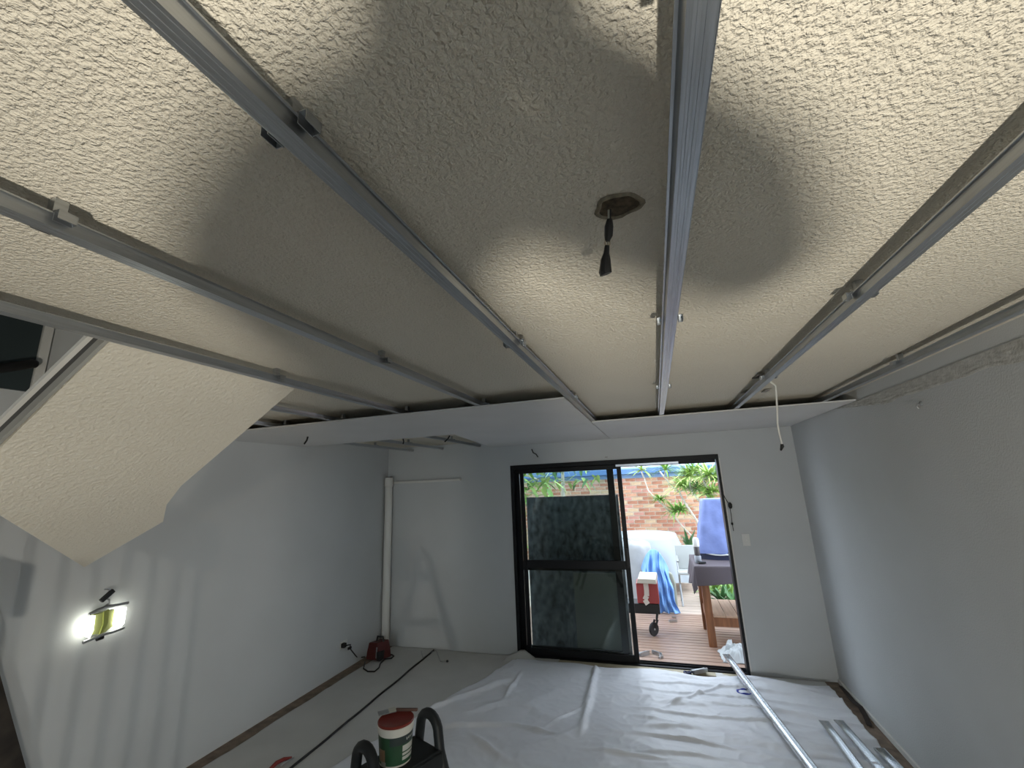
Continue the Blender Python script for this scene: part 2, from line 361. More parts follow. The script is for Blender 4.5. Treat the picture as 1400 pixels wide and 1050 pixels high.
# ------------------------------------------------------------------ pipe, shelf board, switch, wall fittings
pp = thing('drain_pipe', 'white plastic pipe standing upright in the room corner', 'pipe', (-3.385, 5.06, 0))
MB().lathe([(.048, 0), (.048, 1.93)], (-3.385, 5.06, 0), 24).build('pipe', M_WHITE, pp, smooth='auto')
MB().lathe([(.048, 1.93), (.058, 1.935), (.058, 2.03), (.052, 2.035), (.052, 2.05)], (-3.385, 5.06, 0), 24).build('collar', M_WHITE, pp, smooth='auto')
MB().lathe([(.045, 2.0501), (.046, 2.058), (.03, 2.062)], (-3.385, 5.06, 0), 24).build('open_end', mat('dark_pipe_end', (.05, .045, .03), .8), pp)
o = MB().span((-3.325, YB-.055, 1.965), (-2.36, YB-.0005, 1.993)).build('wall_ledge', M_TRIM, bevel=.002); tag(o, 'thin white ledge board on the wall beside the pipe top', 'ledge')
sw = thing('light_switch', 'white light switch plate beside the open doorway', 'switch', tuple(onY(1020, 738, YB-.004)))
c = onY(1020, 738, YB)
MB().box((c.x, YB-.004, c.z), (.072, .008, .115)).build('plate', M_TRIM, sw, bevel=.002)
MB().box((c.x, YB-.0095, c.z), (.012, .004, .022)).build('rocker', M_WHITE, sw)
MB().box((c.x, YB-.0095, c.z+.03), (.012, .004, .022)).build('rocker', M_WHITE, sw)
# blind cord with weight beside the door
bc = thing('cord_fitting', 'black cord winder and short cord on the wall beside the open doorway', 'cord', tuple(onY(998, 705, YB-.005)))
pts = [onY(x, y, YB-.010) for x, y in ((987, 672), (992, 682), (997, 690))]
MB().tube(pts, .004, 6).build('cord', M_BLACK, bc)
c = onY(998, 691, YB-.012); MB().lathe([(.012, -.03), (.020, -.012), (.020, .012), (.010, .03)], (c.x, YB-.021, c.z), 12).build('winder', M_BLACK, bc, smooth='auto')
pts = [onY(x, y, YB-.008) for x, y in ((998, 694), (1000, 706), (1001, 716), (1003, 726))]
MB().tube(pts, .003, 6).build('cord', M_BLACK, bc)
c = pts[-2]; MB().lathe([(.008, -.012), (.011, 0), (.008, .012)], (c.x, YB-.012, c.z), 10).build('toggle', M_BLACK, bc)
# hook on the plain wall
c = onX(1260, 552, XR)
hk = thing('wall_hook', 'small grey screw hook on the upper part of the plain wall', 'hook', (XR-.008, c.y, c.z))
MB().lathe([(.013, 0), (.013, .006), (.006, .010)], (XR, c.y, c.z), 12, ax=(-1, 0, 0)).build('hook_plate', M_STEELD, hk)
MB().tube([(XR-.006, c.y, c.z), (XR-.02, c.y, c.z-.002), (XR-.024, c.y, c.z-.014), (XR-.018, c.y, c.z-.024)], .004, 6).build('hook', M_STEELD, hk)
# screw tip above the door
c = onY(829, 625, YB); o = MB().box((c.x, YB-.003, c.z), (.03, .006, .014)).build('wall_patch_screw', M_STEELD); tag(o, 'tiny grey screw plate on the wall right above the door frame', 'screw')

# ------------------------------------------------------------------ hanging wires from the new sheets and ceiling
def wire(name, label, pts, r, m, group=None):
    o = MB().tube(pts, r, 6).build(name, m, smooth=True); return tag(o, label, 'wire', group)
def drop(px, py, qx, qy, z=ZS, r=.006):
    a = onZ(px, py, z); d = ray(qx, qy); t = (a-CAM).dot(_fw)/d.dot(_fw); b = CAM + d*t
    return [a + Vector((0, 0, .004)), a*.5+b*.5+Vector((.008, 0, 0)), b], r
p, r = drop(421, 597, 416, 607); wire('wire_tail', 'short black wire tail hanging from the ceiling sheet by the stair', p, .007, M_BLACK)
p, r = drop(551, 600, 551, 607, ZS+.03); wire('wire_tail', 'black wire tail at the batten in the open gap nearest the pipe', p, .007, M_BLACK)
p, r = drop(615, 596, 608, 604, ZS+.03); wire('wire_tail', 'black wire tail hanging where the open gap meets the ceiling sheet', p, .007, M_BLACK)
pts = [onY(x, y, YB-.008) for x, y in ((727, 614), (729, 619), (733, 621), (735.5, 625))]
wire('wire_tail', 'bent black wire on the wall above the black door frame', pts, .007, M_BLACK)
# hole with hanging taped wires
hc = onZ(845, 281, ZC)
hole = thing('light_hole', 'broken dark ceiling hole left by a light fitting', 'hole', (hc.x, hc.y, ZC-.004))
ring = []
N = 26
def hr_(k, r0):
    a = 2*math.pi*k/N; w = 1 + .07*math.sin(3*a+1) + .05*math.sin(5*a)
    return Vector((hc.x + r0*w*math.cos(a)*1.0, hc.y + r0*.82*w*math.sin(a), 0))
vs = []; fs = []
for r0, z in ((.050, ZC-.0005), (.046, ZC-.006), (.042, ZC-.005), (.038, ZC-.001)):
    vs += [hr_(k, r0) + Vector((0, 0, z+random.uniform(-.0015, .0015)*(0 if z > ZC-.002 else 1))) for k in range(N)]
for i in range(3):
    for k in range(N): fs.append((i*N+k, i*N+(k+1) % N, (i+1)*N+(k+1) % N, (i+1)*N+k))
MB().add(vs, fs).build('broken_rim', mat('broken_plaster', (.22, .19, .14), .95, noise_amt=.4, noise_scale=60), hole)
MB().prism([hr_(k, .042) + Vector((0, 0, ZC-.0022)) for k in range(N)], (0, 0, .002)).build('cavity', mat('hole_dark', (.075, .058, .038), .95, noise_amt=.65, noise_scale=70), hole)
wt = thing('hanging_wires', 'black taped wires hanging down out of the broken ceiling hole', 'wires', (hc.x-.02, hc.y, ZC-.2))
w0 = onZ(832, 287, ZC-.003)
def along(px, py): d = ray(px, py); t = (w0-CAM).dot(_fw)/d.dot(_fw); return CAM + d*t
MB().tube([w0, along(832, 300), along(831.5, 306)], .0022, 6).build('wire', mat('grey_wire', (.35, .33, .28), .6), wt)
MB().tube([w0+Vector((.004, 0, 0)), along(834.5, 300), along(835, 304)], .0018, 6).build('wire', M_BLACK, wt)
MB().tube([along(833.5, 300), along(832.5, 310), along(832, 322), along(830, 330)], [.006, .009, .0085, .005], 8).build('tape', M_BLACK, wt)
for dx in (-2, 1, 3): MB().tube([along(830+dx, 325), along(830+dx*1.4, 333), along(830+dx*.5, 338)], .0017, 5).build('wire', mat('bare_wire_tan', (.45, .38, .28), .5), wt)
m = MB(); m.tube([along(830, 336), along(829, 346), along(828, 355), along(827.5, 372), along(828.5, 375)], [.005, .006, .010, .013, .0125], 8); m.build('tape', M_BLACK, wt)
# white cable hanging by the batten
ca = onZ(1060, 527, ZC-.002)
def alongc(px, py): d = ray(px, py); t = (ca-CAM).dot(_fw)/d.dot(_fw); return CAM + d*t
cb = thing('hanging_cable', 'white cable with black end hanging from a ruined patch beside a batten', 'cable', tuple(ca-Vector((0, 0, .4))))
MB().tube([onZ(1053, 522, ZC-.003), ca, alongc(1061, 535), alongc(1062.5, 560), alongc(1063, 580), alongc(1066, 595), alongc(1069, 607)], .0055, 8).build('cable', M_WHITE, cb, smooth=True)
MB().tube([alongc(1069, 607), alongc(1069.5, 610), alongc(1067.5, 616)], [.008, .012, .005], 8).build('cable_end', M_BLACK, cb, smooth=True)
def flake(px, py, qx, qy, w, m, label):
    a = onZ(px, py, ZC-.006); b = onZ(qx, qy, ZC-.012)
    o = MB().bar(a, b, w, .005).build('plaster_scrap', m); tag(o, label, 'scrap', 'scraps around the ruined ceiling patch')
M_SCRAP = mat('dark_scrap', (.09, .085, .08), .8)
flake(1034, 517, 1043, 514, .05, M_SCRAP, 'blackish torn scrap on the ceiling beside the batten with the white cable')
flake(1037, 514, 1041, 511, .03, mat('grey_scrap', (.3, .29, .27), .9), 'thin grey sliver touching the blackish ceiling scrap by the white cable')
flake(1018, 537, 1026, 534, .05, mat('grey_scrap', (.3, .29, .27), .9), 'grey flake on the ceiling between the white cable batten and the bright batten')
flake(1044, 536, 1050, 533, .03, mat('grey_scrap', (.3, .29, .27), .9), 'grey flake on the ceiling just under the top of the white cable')

# ------------------------------------------------------------------ drop sheets
def wr(x, y, a, seed, ax=1.0, ay=1.0):
    n1 = noise.noise(Vector((x*1.3*ax, y*1.3*ay, seed)))
    n2 = abs(noise.noise(Vector((x*2.3*ax+3, y*2.3*ay, seed+5)))); n3 = abs(noise.noise(Vector((x*5*ax, y*5*ay+2, seed+9)))); n4 = abs(noise.noise(Vector((x*11*ax, y*11*ay+2, seed+11))))
    return a*(.5+.5*n1 + 1.3*max(0, .30-n2)*1.6 + .55*max(0, .25-n3)*1.6 + .8*max(0, .2-n4))
def canvas(u, v):
    x = -3.31 + (2.1)*u + .04*noise.noise(Vector((v*6, 0, 1))) * (1-u); y = .6 + 4.515*v
    return (x, y, .004 + wr(x, y, .006, 2.0))
o = MB().sheet(150, 330, canvas, .003).build('drop_sheet', M_CANVAS, smooth=True, fix=False); tag(o, 'pale canvas drop sheet on the floor under the stair and lamp wall', 'drop sheet')
def edge_fold(x, y, x0, y0, x1, y1, w, h):
    dx, dy = x1-x0, y1-y0; L = math.hypot(dx, dy); s_ = ((x-x0)*dx+(y-y0)*dy)/L
    d = abs((x-x0)*dy-(y-y0)*dx)/L + .02*noise.noise(Vector((s_*4, 1, 3)))
    if s_ < -.1 or s_ > L+.1: return 0
    f = min(1, (s_+.1)/.3, (L+.1-s_)/.3)
    return h*f*math.exp(-(d/w)**2)
FOLDS = []
for (ax_, ay_, bx_, by_, w_, h_) in ((818, 908, 795, 1008, .030, .035), (560, 985, 705, 930, .035, .022), (690, 960, 712, 925, .02, .022), (600, 1000, 700, 997, .022, .03), (700, 997, 770, 1012, .022, .026), (640, 1008, 690, 1045, .025, .03), (905, 975, 995, 940, .015, .02), (745, 1000, 800, 970, .015, .018), (800, 1030, 930, 1050, .02, .02)):
    p_, q_ = onZ(ax_, ay_, 0), onZ(bx_, by_, 0); FOLDS.append((p_.x, p_.y, q_.x, q_.y, w_, h_))
def plastic(u, v):
    y = .6 + 4.40*v; xl = -2.62 + .80*min(1, max(0, (v-.35)/.65))*1.2 ; x = xl + (1.27-xl)*u
    y = y + (.10*noise.noise(Vector((x*2.2, 4, 1))) )*v
    z = .010 + wr(x, y, .020, 7.0, .8, 1.0)
    k = min(1, max(0, (x+.6)/.6)); z += k*.030*max(0, .5-abs(noise.noise(Vector((x*1.1, y*5.5, 3)))) * 2.4)*2 * (.6+.6*noise.noise(Vector((x*1.7, y*1.7, 8))))
    for f in FOLDS: z += edge_fold(x, y, *f)
    if v > .985: z = min(z, .02) + .0
    return (x, y, max(.016, z+.006))
o = MB().sheet(300, 330, plastic, .002).build('drop_sheet', M_SHEET, smooth=True, fix=False); tag(o, 'wrinkled white plastic drop sheet spread up to the open doorway', 'drop sheet')
o = MB().sheet(30, 60, lambda u, v: (.35+.925*u, 3.6+1.515*v, .004+wr(.35+.925*u, 3.6+1.515*v, .004, 12.0)), .003).build('floor_paper', M_CANVAS, smooth=True, fix=False); tag(o, 'pale floor paper in the corner between open doorway and plain wall', 'floor paper')
struct(MB().span((XR-.016, YF+.02, 0), (XR-.001, YB-.02, .035)).build('baseboard_right', M_TRIM))
struct(MB().sheet(160, 8, lambda u, v: (XR-.004-.004*abs(noise.noise(Vector((u*40, v*4, 1)))), 1.0+2.9*u, 2.362-(.075*(1-v)-.02*noise.noise(Vector((u*14, 0, 5)))*(1-v))*min(1, (1-u)*4+.05)), (.006, 0, 0)).build('trim_2', mat('scraped_plaster', (.50, .50, .48), .95, noise_amt=.15, noise_scale=25, bump=.8, bump_scale=90, bump_dist=.004), fix=False))
# loose corner of a sheet propped against the door frame
o = MB().sheet(10, 6, lambda u, v: (onZ(690+52*u, 902, 0).x, YB-.20+.172*v*(1-abs(u-.5)*.9), .008+.085*v*v*max(0, 1-abs(u-.45)*2)), .003).build('sheet_corner', M_CANVAS, smooth=True, fix=False); tag(o, 'folded up corner of cloth against the black sliding panel', 'cloth')
# timber threshold strip
o = MB().span((DX0+.06, YB-.10, .0005), (DX1-.02, YB-.014, .006)).build('trim_1', mat('pale_threshold', (.42, .37, .26), .6, noise_amt=.2, noise_scale=6)); struct(o)
# black lead lying straight across the floor
a, b = onZ(593, 889, .02), onZ(395, 1053, .02); d = (a-b).normalized()
pts = [b - d*1.2 + d*((a-b).length+1.2)*i/30 + Vector((.002*math.sin(i*.9), 0, 0)) for i in range(31)]
pts = [Vector((p.x, p.y, .020+.003*math.sin(i*1.3))) for i, p in enumerate(pts)]
o = MB().tube(pts, .009, 6).build('power_lead', M_BLACK, smooth=True); tag(o, 'black lead lying straight along the canvas drop sheet', 'cable')
# thin wires near the lead
wl = thing('loose_wire', 'thin loose dark wires on the floor at the foot of the wall', 'wire', tuple(onZ(605, 903, .015)))
MB().tube([onZ(x, y, .022) for x, y in ((576, 890), (578, 899), (590, 892), (596, 889), (598, 893), (602, 904), (611, 904.5))], .004, 5).build('wire', M_STEELD, wl, smooth=True)
c = onZ(611.5, 904, .024); MB().lathe([(.008, -.012), (.013, 0), (.008, .012)], c, 8, ax=(1, .3, 0)).build('plug', M_BLACK, wl)

rt = thing('red_tool', 'red handled tool lying on the canvas sheet beside the straight lead', 'tool', tuple(onZ(386, 1043, .02)))
MB().tube([onZ(370, 1051, .03), onZ(378, 1043, .034), (onZ(388, 1038, .034)), onZ(399, 1036, .03)], [.012, .014, .013, .009], 8).build('handle', mat('tool_red', (.22, .03, .025), .5), rt, smooth=True)
MB().tube([onZ(384, 1046, .026), onZ(392, 1041, .028), onZ(402, 1036, .026)], .006, 8).build('jaw', M_STEELD, rt, smooth=True)
# ------------------------------------------------------------------ charger in the corner
c = onZ(508, 905, .0)
ch = thing('red_toolbox', 'dark red power tool case on the floor beside the white pipe', 'tool case', (c.x, c.y, .012))
M_RED = mat('dark_red_plastic', (.075, .012, .010), .5)
cx, cy = c.x+.02, c.y+.06
m = MB(); zb0 = .022
prof = [(-.12, zb0), (.12, zb0), (.11, .10), (.075, .20), (-.075, .20), (-.11, .10)]
m.prism([(cx+x*.75+.0, cy-.07+.0*z, z) for x, z in prof], (.06, .14, 0)); m.build('case', M_RED, ch, bevel=.008)
MB().tube([(cx-.03+.03, cy+.0, .195), (cx-.02+.03, cy, .245), (cx+.05+.03, cy, .245), (cx+.06+.03, cy, .195)], .011, 8).build('handle', M_BLACK, ch)
MB().bar((cx+.055, cy-.082, .05), (cx+.06, cy-.082, .16), .012, .008, up=(0, 1, 0)).build('strip', M_STEELD, ch)
MB().box((cx+.085, cy-.04, .07), (.05, .10, .09)).build('battery', M_BLACK, ch, bevel=.006)
pts = [onZ(x, y, .018) for x, y in ((499, 905), (497, 914), (503, 918), (512, 918), (518, 913), (520, 907), (526, 901), (535, 900), (538.5, 897), (536, 895), (528, 895), (522, 896))]
o = MB().tube(pts, .007, 6).build('charger_lead', M_BLACK, smooth=True); tag(o, 'looped black lead lying round the dark red tool case', 'cable')
po = onX(467, 882, XL)
so_ = thing('power_socket', 'white wall socket low on the lamp wall with a black plug', 'socket', (XL+.004, po.y, po.z))
MB().box((XL+.004, po.y+.03, po.z), (.008, .115, .07)).build('plate', M_TRIM, so_, bevel=.002)
MB().box((XL+.03, po.y, po.z), (.045, .045, .045)).build('plug', M_BLACK, so_, bevel=.008)
p2 = onX(478, 886, XL+.05)
pts = [(XL+.055, po.y, po.z), (XL+.07, po.y+.06, po.z-.01), p2, onX(486, 896, XL+.06), onZ(489, 899.5, .025), onZ(499, 898, .02)]
o = MB().tube(pts, .006, 6).build('plug_lead', M_BLACK, smooth=True); tag(o, 'black plug lead running down from the wall socket', 'cable')
o = MB().box((p2.x, p2.y, p2.z), (.02, .05, .025)).build('inline_switch', M_BLACK, bevel=.004); tag(o, 'small black inline switch on the lead below the wall socket', 'switch')

# ------------------------------------------------------------------ hanging work lamp on the left wall
XW = XL+.045
def w_(x, y, dx=0): return onX(x, y, XW) + Vector((dx, 0, 0))
wl = thing('work_lamp', 'lit twin-panel work lamp hanging on the wall below the stair', 'lamp', tuple(w_(140, 848)))
M_LED = mat('lit_led_panel', (1.0, 1.0, .90), .4, emit=6)
M_YEL = mat('yellow_plastic', (.42, .46, .17), .5)
def quad_box(name, pxs, m, dx=0, t=.02, parent=wl):
    return MB().prism([w_(x, y, dx) for x, y in pxs], (-t, 0, 0)).build(name, m, parent, bevel=0)
quad_box('led_panel', [(114.5, 846), (128.5, 841.5), (126, 862), (121, 872), (112.5, 868)], M_LED, .012)
quad_box('led_panel', [(157, 834), (171.5, 830), (168, 853), (159, 859.5), (154, 853)], M_LED, .012)
quad_box('lamp_body', [(128.5, 841), (157, 833), (154, 856), (142, 866), (124, 868)], M_YEL, 0, .025)
quad_box('lamp_spine', [(141, 836), (148, 833), (146, 853), (138, 867), (134, 869), (140, 853)], mat('dark_yellow_plastic', (.34, .38, .10), .5), .010, .01)
MB().tube([w_(120, 840, .01), w_(132, 834, .01), w_(146, 829, .01), w_(160, 827, .01), w_(174, 824, .01)], .0095, 8).build('top_bar', M_STEELD, wl)
MB().tube([w_(112, 878.5, .01), w_(128, 872, .01), w_(140, 867, .01), w_(152, 864, .01), w_(168, 858, .01)], .0095, 8).build('bottom_bar', M_STEELD, wl)
MB().tube([w_(132, 874), w_(141, 871)], .012, 8).build('foot', M_BLACK, wl)
MB().tube([w_(142, 830), w_(149, 825), w_(149, 820), w_(145, 818), w_(141, 821)], .006, 8).build('hook', M_STEELD, wl)
MB().bar(w_(138, 822), w_(155, 807), .024, .02, up=(1, 0, 0)).build('handle', M_BLACK, wl)
a = w_(150, 806); MB().lathe([(.005, 0), (.005, .05)], (XL, a.y, a.z), 8, ax=(1, 0, 0)).build('nail', M_STEELD, wl)

# ------------------------------------------------------------------ step ladder and bucket
PZ = .7385                                   # top of the ladder platform
LR = onZ(587, 968, .872); LL = onZ(500, 1013, .872); LR.z = LL.z = 0
U = (LR-LL); WID = U.length; U.normalize(); V = Vector((U.y, -U.x, 0))
lad = thing('step_ladder', 'dark grey step ladder with hoop rails carrying the filler bucket', 'step ladder', tuple(LR - U*WID/2))
M_LAD = mat('dark_ladder_plastic', (.014, .017, .019), .5, spec=.35, noise_amt=.15, noise_scale=20)
for k in (0, 1):
    c = LR - U*WID*k
    f0 = c + V*.40 + Vector((0, 0, .04)); r0 = c - V*.34 + Vector((0, 0, .04))
    fr_ = [f0, c + V*.078 + Vector((0, 0, .72))] + [c + V*.066*math.cos(math.radians(t_)) + Vector((0, 0, .785+.065*math.sin(math.radians(t_)))) for t_ in range(0, 181, 18)] + [c - V*.078 + Vector((0, 0, .72)), r0]
    sr = MB().tube(fr_, .0225, 12).build('side_rail', M_LAD, lad, smooth=True)
    for q in (f0, r0): MB().lathe([(.030, -.008), (.030, .04)], (q.x, q.y, q.z), 12).build('foot', M_BLACK, sr)
pc = LR - U*WID/2 + Vector((0, 0, PZ-.0175))
R_ = Matrix((U, V, Vector((0, 0, 1)))).transposed()
MB().box(pc + V*.0, (WID-.02, .20, .034), R=R_).build('platform', M_LAD, lad, bevel=.008)
MB().box(pc + V*.105 + Vector((0, 0, -.02)), (WID-.02, .02, .06), R=R_).build('front_lip', M_LAD, lad, bevel=.006)
for i, z in enumerate((.45, .22)):
    off = .40 - (z/.70)*.315
    MB().box(LR - U*WID/2 + V*(off-.03) + Vector((0, 0, z)), (WID-.02, .16, .03), R=R_).build('step', M_LAD, lad, bevel=.006)
for z in (.3,): MB().bar(LR - V*.23 + Vector((0, 0, z)), LR - U*WID - V*.23 + Vector((0, 0, z)), .02, .02).build('brace', M_LAD, lad)
bk_z = PZ+.0005; K = .81
bx = onZ(541.5, 982, bk_z+.195*K)
bk = thing('filler_bucket', 'small green and white filler bucket with red lid on the ladder', 'bucket', (bx.x, bx.y, bk_z))
MB().lathe([(r_*K, z_*K) for r_, z_ in ((.078, 0), (.083, .004), (.092, .15), (.097, .152), (.098, .180), (.094, .184))], (bx.x, bx.y, bk_z), 40).build('tub', mat('white_tub', (.68, .66, .60), .4), bk, smooth='auto')
# printed wrap label: green band with white print panel and small lettering
LBL = []
def wrap(name, a0, a1, z0, z1, m, dr, n=16, parent=None):
    mm = MB(); vs = []; fs = []
    for i in range(n+1):
        a = math.radians(a0+(a1-a0)*i/n)
        for z in (z0, z1):
            r = .083+(z-.004)*(.009/.146)+dr
            vs.append((bx.x+K*r*math.cos(a), bx.y+K*r*math.sin(a), bk_z+K*z))
    for i in range(n): fs.append((2*i, 2*i+2, 2*i+3, 2*i+1))
    return mm.add(vs, fs).build(name, m, parent if parent is not None else (LBL[0] if LBL else bk), smooth=True)
vd = math.degrees(math.atan2(-bx.y, -bx.x))     # direction facing the photographer
lb = wrap('label_band', vd-150, vd+150, .012, .143, mat('green_label', (.022, .075, .035), .45, noise_amt=.25, noise_scale=12), .0006, 60)
LBL.append(lb)
wrap('label_dark_band', vd-20, vd+95, .104, .143, mat('dark_label', (.03, .045, .045), .45), .0010, 24)
for (z0, z1) in ((.070, .098), (.052, .064), (.030, .046)): wrap('label_panel', vd+24, vd+74, z0, z1, mat('label_white', (.55, .56, .52), .5), .0012, 14)
wrap('label_tan', vd-68, vd-38, .025, .085, mat('label_tan', (.30, .20, .13), .5), .0010, 8)
wrap('label_grey', vd-58, vd-35, .005, .030, mat('label_grey', (.32, .32, .30), .5), .0014, 8)
for i in range(5): wrap('label_letter', vd+38+i*8, vd+42+i*8, .118+.001*i, .130, MATS['label_white'], .0014, 3)
MB().lathe([(r_*K, z_*K) for r_, z_ in ((.097, .1842), (.098, .192), (.094, .196), (.088, .191), (.020, .189))], (bx.x, bx.y, bk_z), 40).build('lid', mat('red_lid', (.19, .026, .018), .42), bk, smooth='auto')
sc = thing('paint_scraper', 'filling knife lying across the red bucket lid', 'scraper', (bx.x, bx.y, bk_z+.16))
a = onZ(517, 976, bk_z+.168); b = onZ(541, 970, bk_z+.168); e = onZ(571, 970, bk_z+.166)
MB().bar(a, b, .042, .0025).build('blade', M_STEELD, sc); MB().bar(a*.4+b*.6 + Vector((0, 0, .0030)), b+Vector((0, 0, .0030)), .036, .003).build('plaster_smear', mat('dry_plaster', (.5, .5, .44), .9), sc)
MB().bar(b, e, .016, .010).build('handle', mat('scraper_handle', (.10, .05, .035), .5), sc, bevel=.003)

# ------------------------------------------------------------------ steel channels and scraps on the floor
M_STEELB = mat('new_bright_steel', (.70, .73, .76), .26, metal=1.0)
def floor_channel(label, a, b):
    t = channel_mb(Vector(a), Vector(b), Vector((0, 0, 1)), 1.32).build('loose_batten', M_STEELB); return tag(t, label, 'batten', 'steel battens lying on the floor')
A = onZ(993, 899, .085); B = onZ(1108, 1052, .06); d = (B-A).normalized()
floor_channel('long steel batten lying from the doorway cloth across the plastic sheet', A, A + d*2.9)
A = onZ(1127, 992, .058); B = onZ(1169, 1050, .058); d = (B-A).normalized(); floor_channel('steel batten lying beside the long one near the plain wall', A, A+d*2.4)
A2 = onZ(1136, 990, .058); B2 = onZ(1186, 1050, .058); d = (B2-A2).normalized(); A2 = A2 + Vector((.012, 0, 0)); floor_channel('steel batten tight against another one near the plain wall', A2+Vector((.04, 0, 0)), A2+Vector((.04, 0, 0))+d*2.4)
A = onZ(1203, 1030, .058); B = onZ(1224, 1052, .058); d = (B-A).normalized(); floor_channel('steel batten ending closest to the foot of the plain wall', A, A+d*1.8)
# dark packing strip along the wall
c0, c1 = onZ(1150, 938, .012), onZ(1186, 978, .012)
pts = [c0, onZ(1158, 948, .02), onZ(1166, 958, .03), onZ(1176, 966, .04), onZ(1183, 978, .03), onZ(1189, 992, .014)]
m = MB()
for i in range(len(pts)-1): m.bar(pts[i], pts[i+1], .035, .004)
o = m.build('torn_strip', mat('dark_torn_strip', (.03, .022, .018), .8)); tag(o, 'dark torn strip curling up along the foot of the plain wall', 'strip')
def ring_arc(name, label, px, py, r, a0, a1, m, z=.022, cat='tape'):
    c = onZ(px, py, z); pts = [(c.x+r*math.cos(math.radians(a0+(a1-a0)*i/18)), c.y+.8*r*math.sin(math.radians(a0+(a1-a0)*i/18)), z+.004*math.sin(i)) for i in range(19)]
    o = MB().tube(pts, .008, 6).build(name, m, smooth=True); tag(o, label, cat)
M_BLUE = mat('blue_plastic', (.035, .055, .40), .4)
ring_arc('blue_strap', 'blue C-shaped strap on the plastic sheet beside the long batten', 1017.5, 946, .055, 60, 330, M_BLUE, .03)
ring_arc('dark_strap', 'small dark blue strap ring at the door sill beside a steel offcut', 940, 919.5, .032, 0, 360, mat('navy_plastic', (.02, .03, .10), .45), .02)
def offcut(label, px, py, qx, qy, z, r=.020):
    a, b = onZ(px, py, z+r), onZ(qx, qy, z+r); t = thing('steel_offcut', label, 'offcut', tuple((a+b)/2), 'steel batten offcuts by the door')
    d = (b-a).normalized(); s_ = Vector((-d.y, d.x, 0))
    m = MB(); pr = [(-r*1.3, -r), (r*1.3, -r), (r*1.3, r*.2), (r*.8, r*.2), (r*.7, -r*.7), (-r*.7, -r*.7), (-r*.8, r*.9), (-r*1.3, r*.9)]
    m.prism([a + s_*x + Vector((0, 0, z_)) for x, z_ in pr], b-a); m.build('channel', M_STEEL, t)
    MB().bar(a + s_*r*.1 + Vector((0, 0, r*.3)), a.lerp(b, .3) + Vector((0, 0, r*.3)), r*1.4, .004).build('bent_flap', M_STEELD, t)
offcut('cut piece of steel batten on the inner door sill', 947, 918, 965, 914.5, .02)

# ------------------------------------------------------------------ outside: ground, deck
ZD = -.05
gr = MB().span((-9, YB+.13, -.4), (9, 16, ZD-.045)).build('ground', mat('pale_paving', (.45, .44, .42), .8, noise_amt=.12, noise_scale=3)); struct(gr)
deck = sempty('floor_deck', (-.5, 6.2, ZD), 'timber deck outside the sliding door')
y = YB+.135; i = 0
while y < 7.2:
    MB().span((-3.4, y, ZD-.025), (2.6, y+.0825, ZD+random.uniform(-.001, .001))).build('deck_board', M_DECK, deck, bevel=.004); y += .0915
Y2 = y
deck2 = sempty('floor_path', (-.5, 8, ZD), 'paler weathered boards beyond the deck')
while y < 9.2:
    MB().span((-3.4, y, ZD-.03), (2.6, y+.135, ZD-.004+random.uniform(-.002, .002))).build('path_board', M_DECK2, deck2, bevel=.003); y += .141

# ------------------------------------------------------------------ brick wall with blue gutter
YW = 10.8
bw = thing('brick_wall', 'salmon brick boundary building with blue gutter across the yard', 'wall', (0, YW+.1, ZD-.05))
M_MORT = mat('pale_mortar', (.62, .55, .46), .9, noise_amt=.1, noise_scale=20)
MB().span((-6, YW, ZD-.05), (6, YW+.2, 1.92)).build('mortar', M_MORT, bw)
bmats = [mat('brick_red', (.36, .16, .10), .85, noise_amt=.25, noise_scale=16), mat('brick_salmon', (.46, .25, .16), .85, noise_amt=.2, noise_scale=16), mat('brick_tan', (.50, .36, .23), .85, noise_amt=.2, noise_scale=16), mat('brick_pink', (.44, .22, .17), .85, noise_amt=.2, noise_scale=16)]
bmesh_ = []
for bm_ in bmats:
    o = MB().box((0, 0, 0), (.222, .02, .066)).build('brick', bm_, origin=(0, 0, 0)); bmesh_.append(o.data); bpy.data.objects.remove(o, do_unlink=True)
stuff = [MB() for _ in bmats]; cnt = 0
row = 0; z = 1.92-.045
while z > ZD:
    xx = -5.9 + (.121 if row % 2 else 0)
    while xx < 5.9:
        k = random.choices((0, 1, 2, 3), (3, 4, 3, 2))[0]
        dy = random.uniform(-.003, .003)
        if -1.25 < xx < 1.55 and z > .1 and cnt < 290:
            o = bpy.data.objects.new('brick', bmesh_[k]); COL.objects.link(o); o.parent = bw; o.location = Vector((xx, YW-.004+dy, z)) - bw.location; cnt += 1
        else: stuff[k].box((xx, YW-.004+dy, z), (.222, .02, .066))
        xx += .242
    z -= .086; row += 1
for k, s_ in enumerate(stuff):
    o = s_.build('brickwork', bmats[k], bw, fix=False); o['kind'] = 'stuff'
M_GUT = mat('blue_gutter_paint', (.10, .20, .42), .45)
M_GUT2 = mat('blue_fascia_paint', (.16, .25, .42), .5)
MB().span((-6, YW-.03, 1.92), (6, YW+.2, 2.05)).build('fascia', M_GUT2, bw)
MB().prism([(-6, YW-.14, 2.02), (-6, YW-.03, 2.0), (-6, YW-.03, 2.13), (-6, YW-.15, 2.13)], (12, 0, 0)).build('gutter', M_GUT, bw)
MB().prism([(-6, YW-.10, 2.13), (-6, YW+2.5, 2.45), (-6, YW+2.5, 2.50), (-6, YW-.10, 2.17)], (12, 0, 0)).build('roof', mat('pale_blue_roof', (.30, .42, .58), .5), bw)

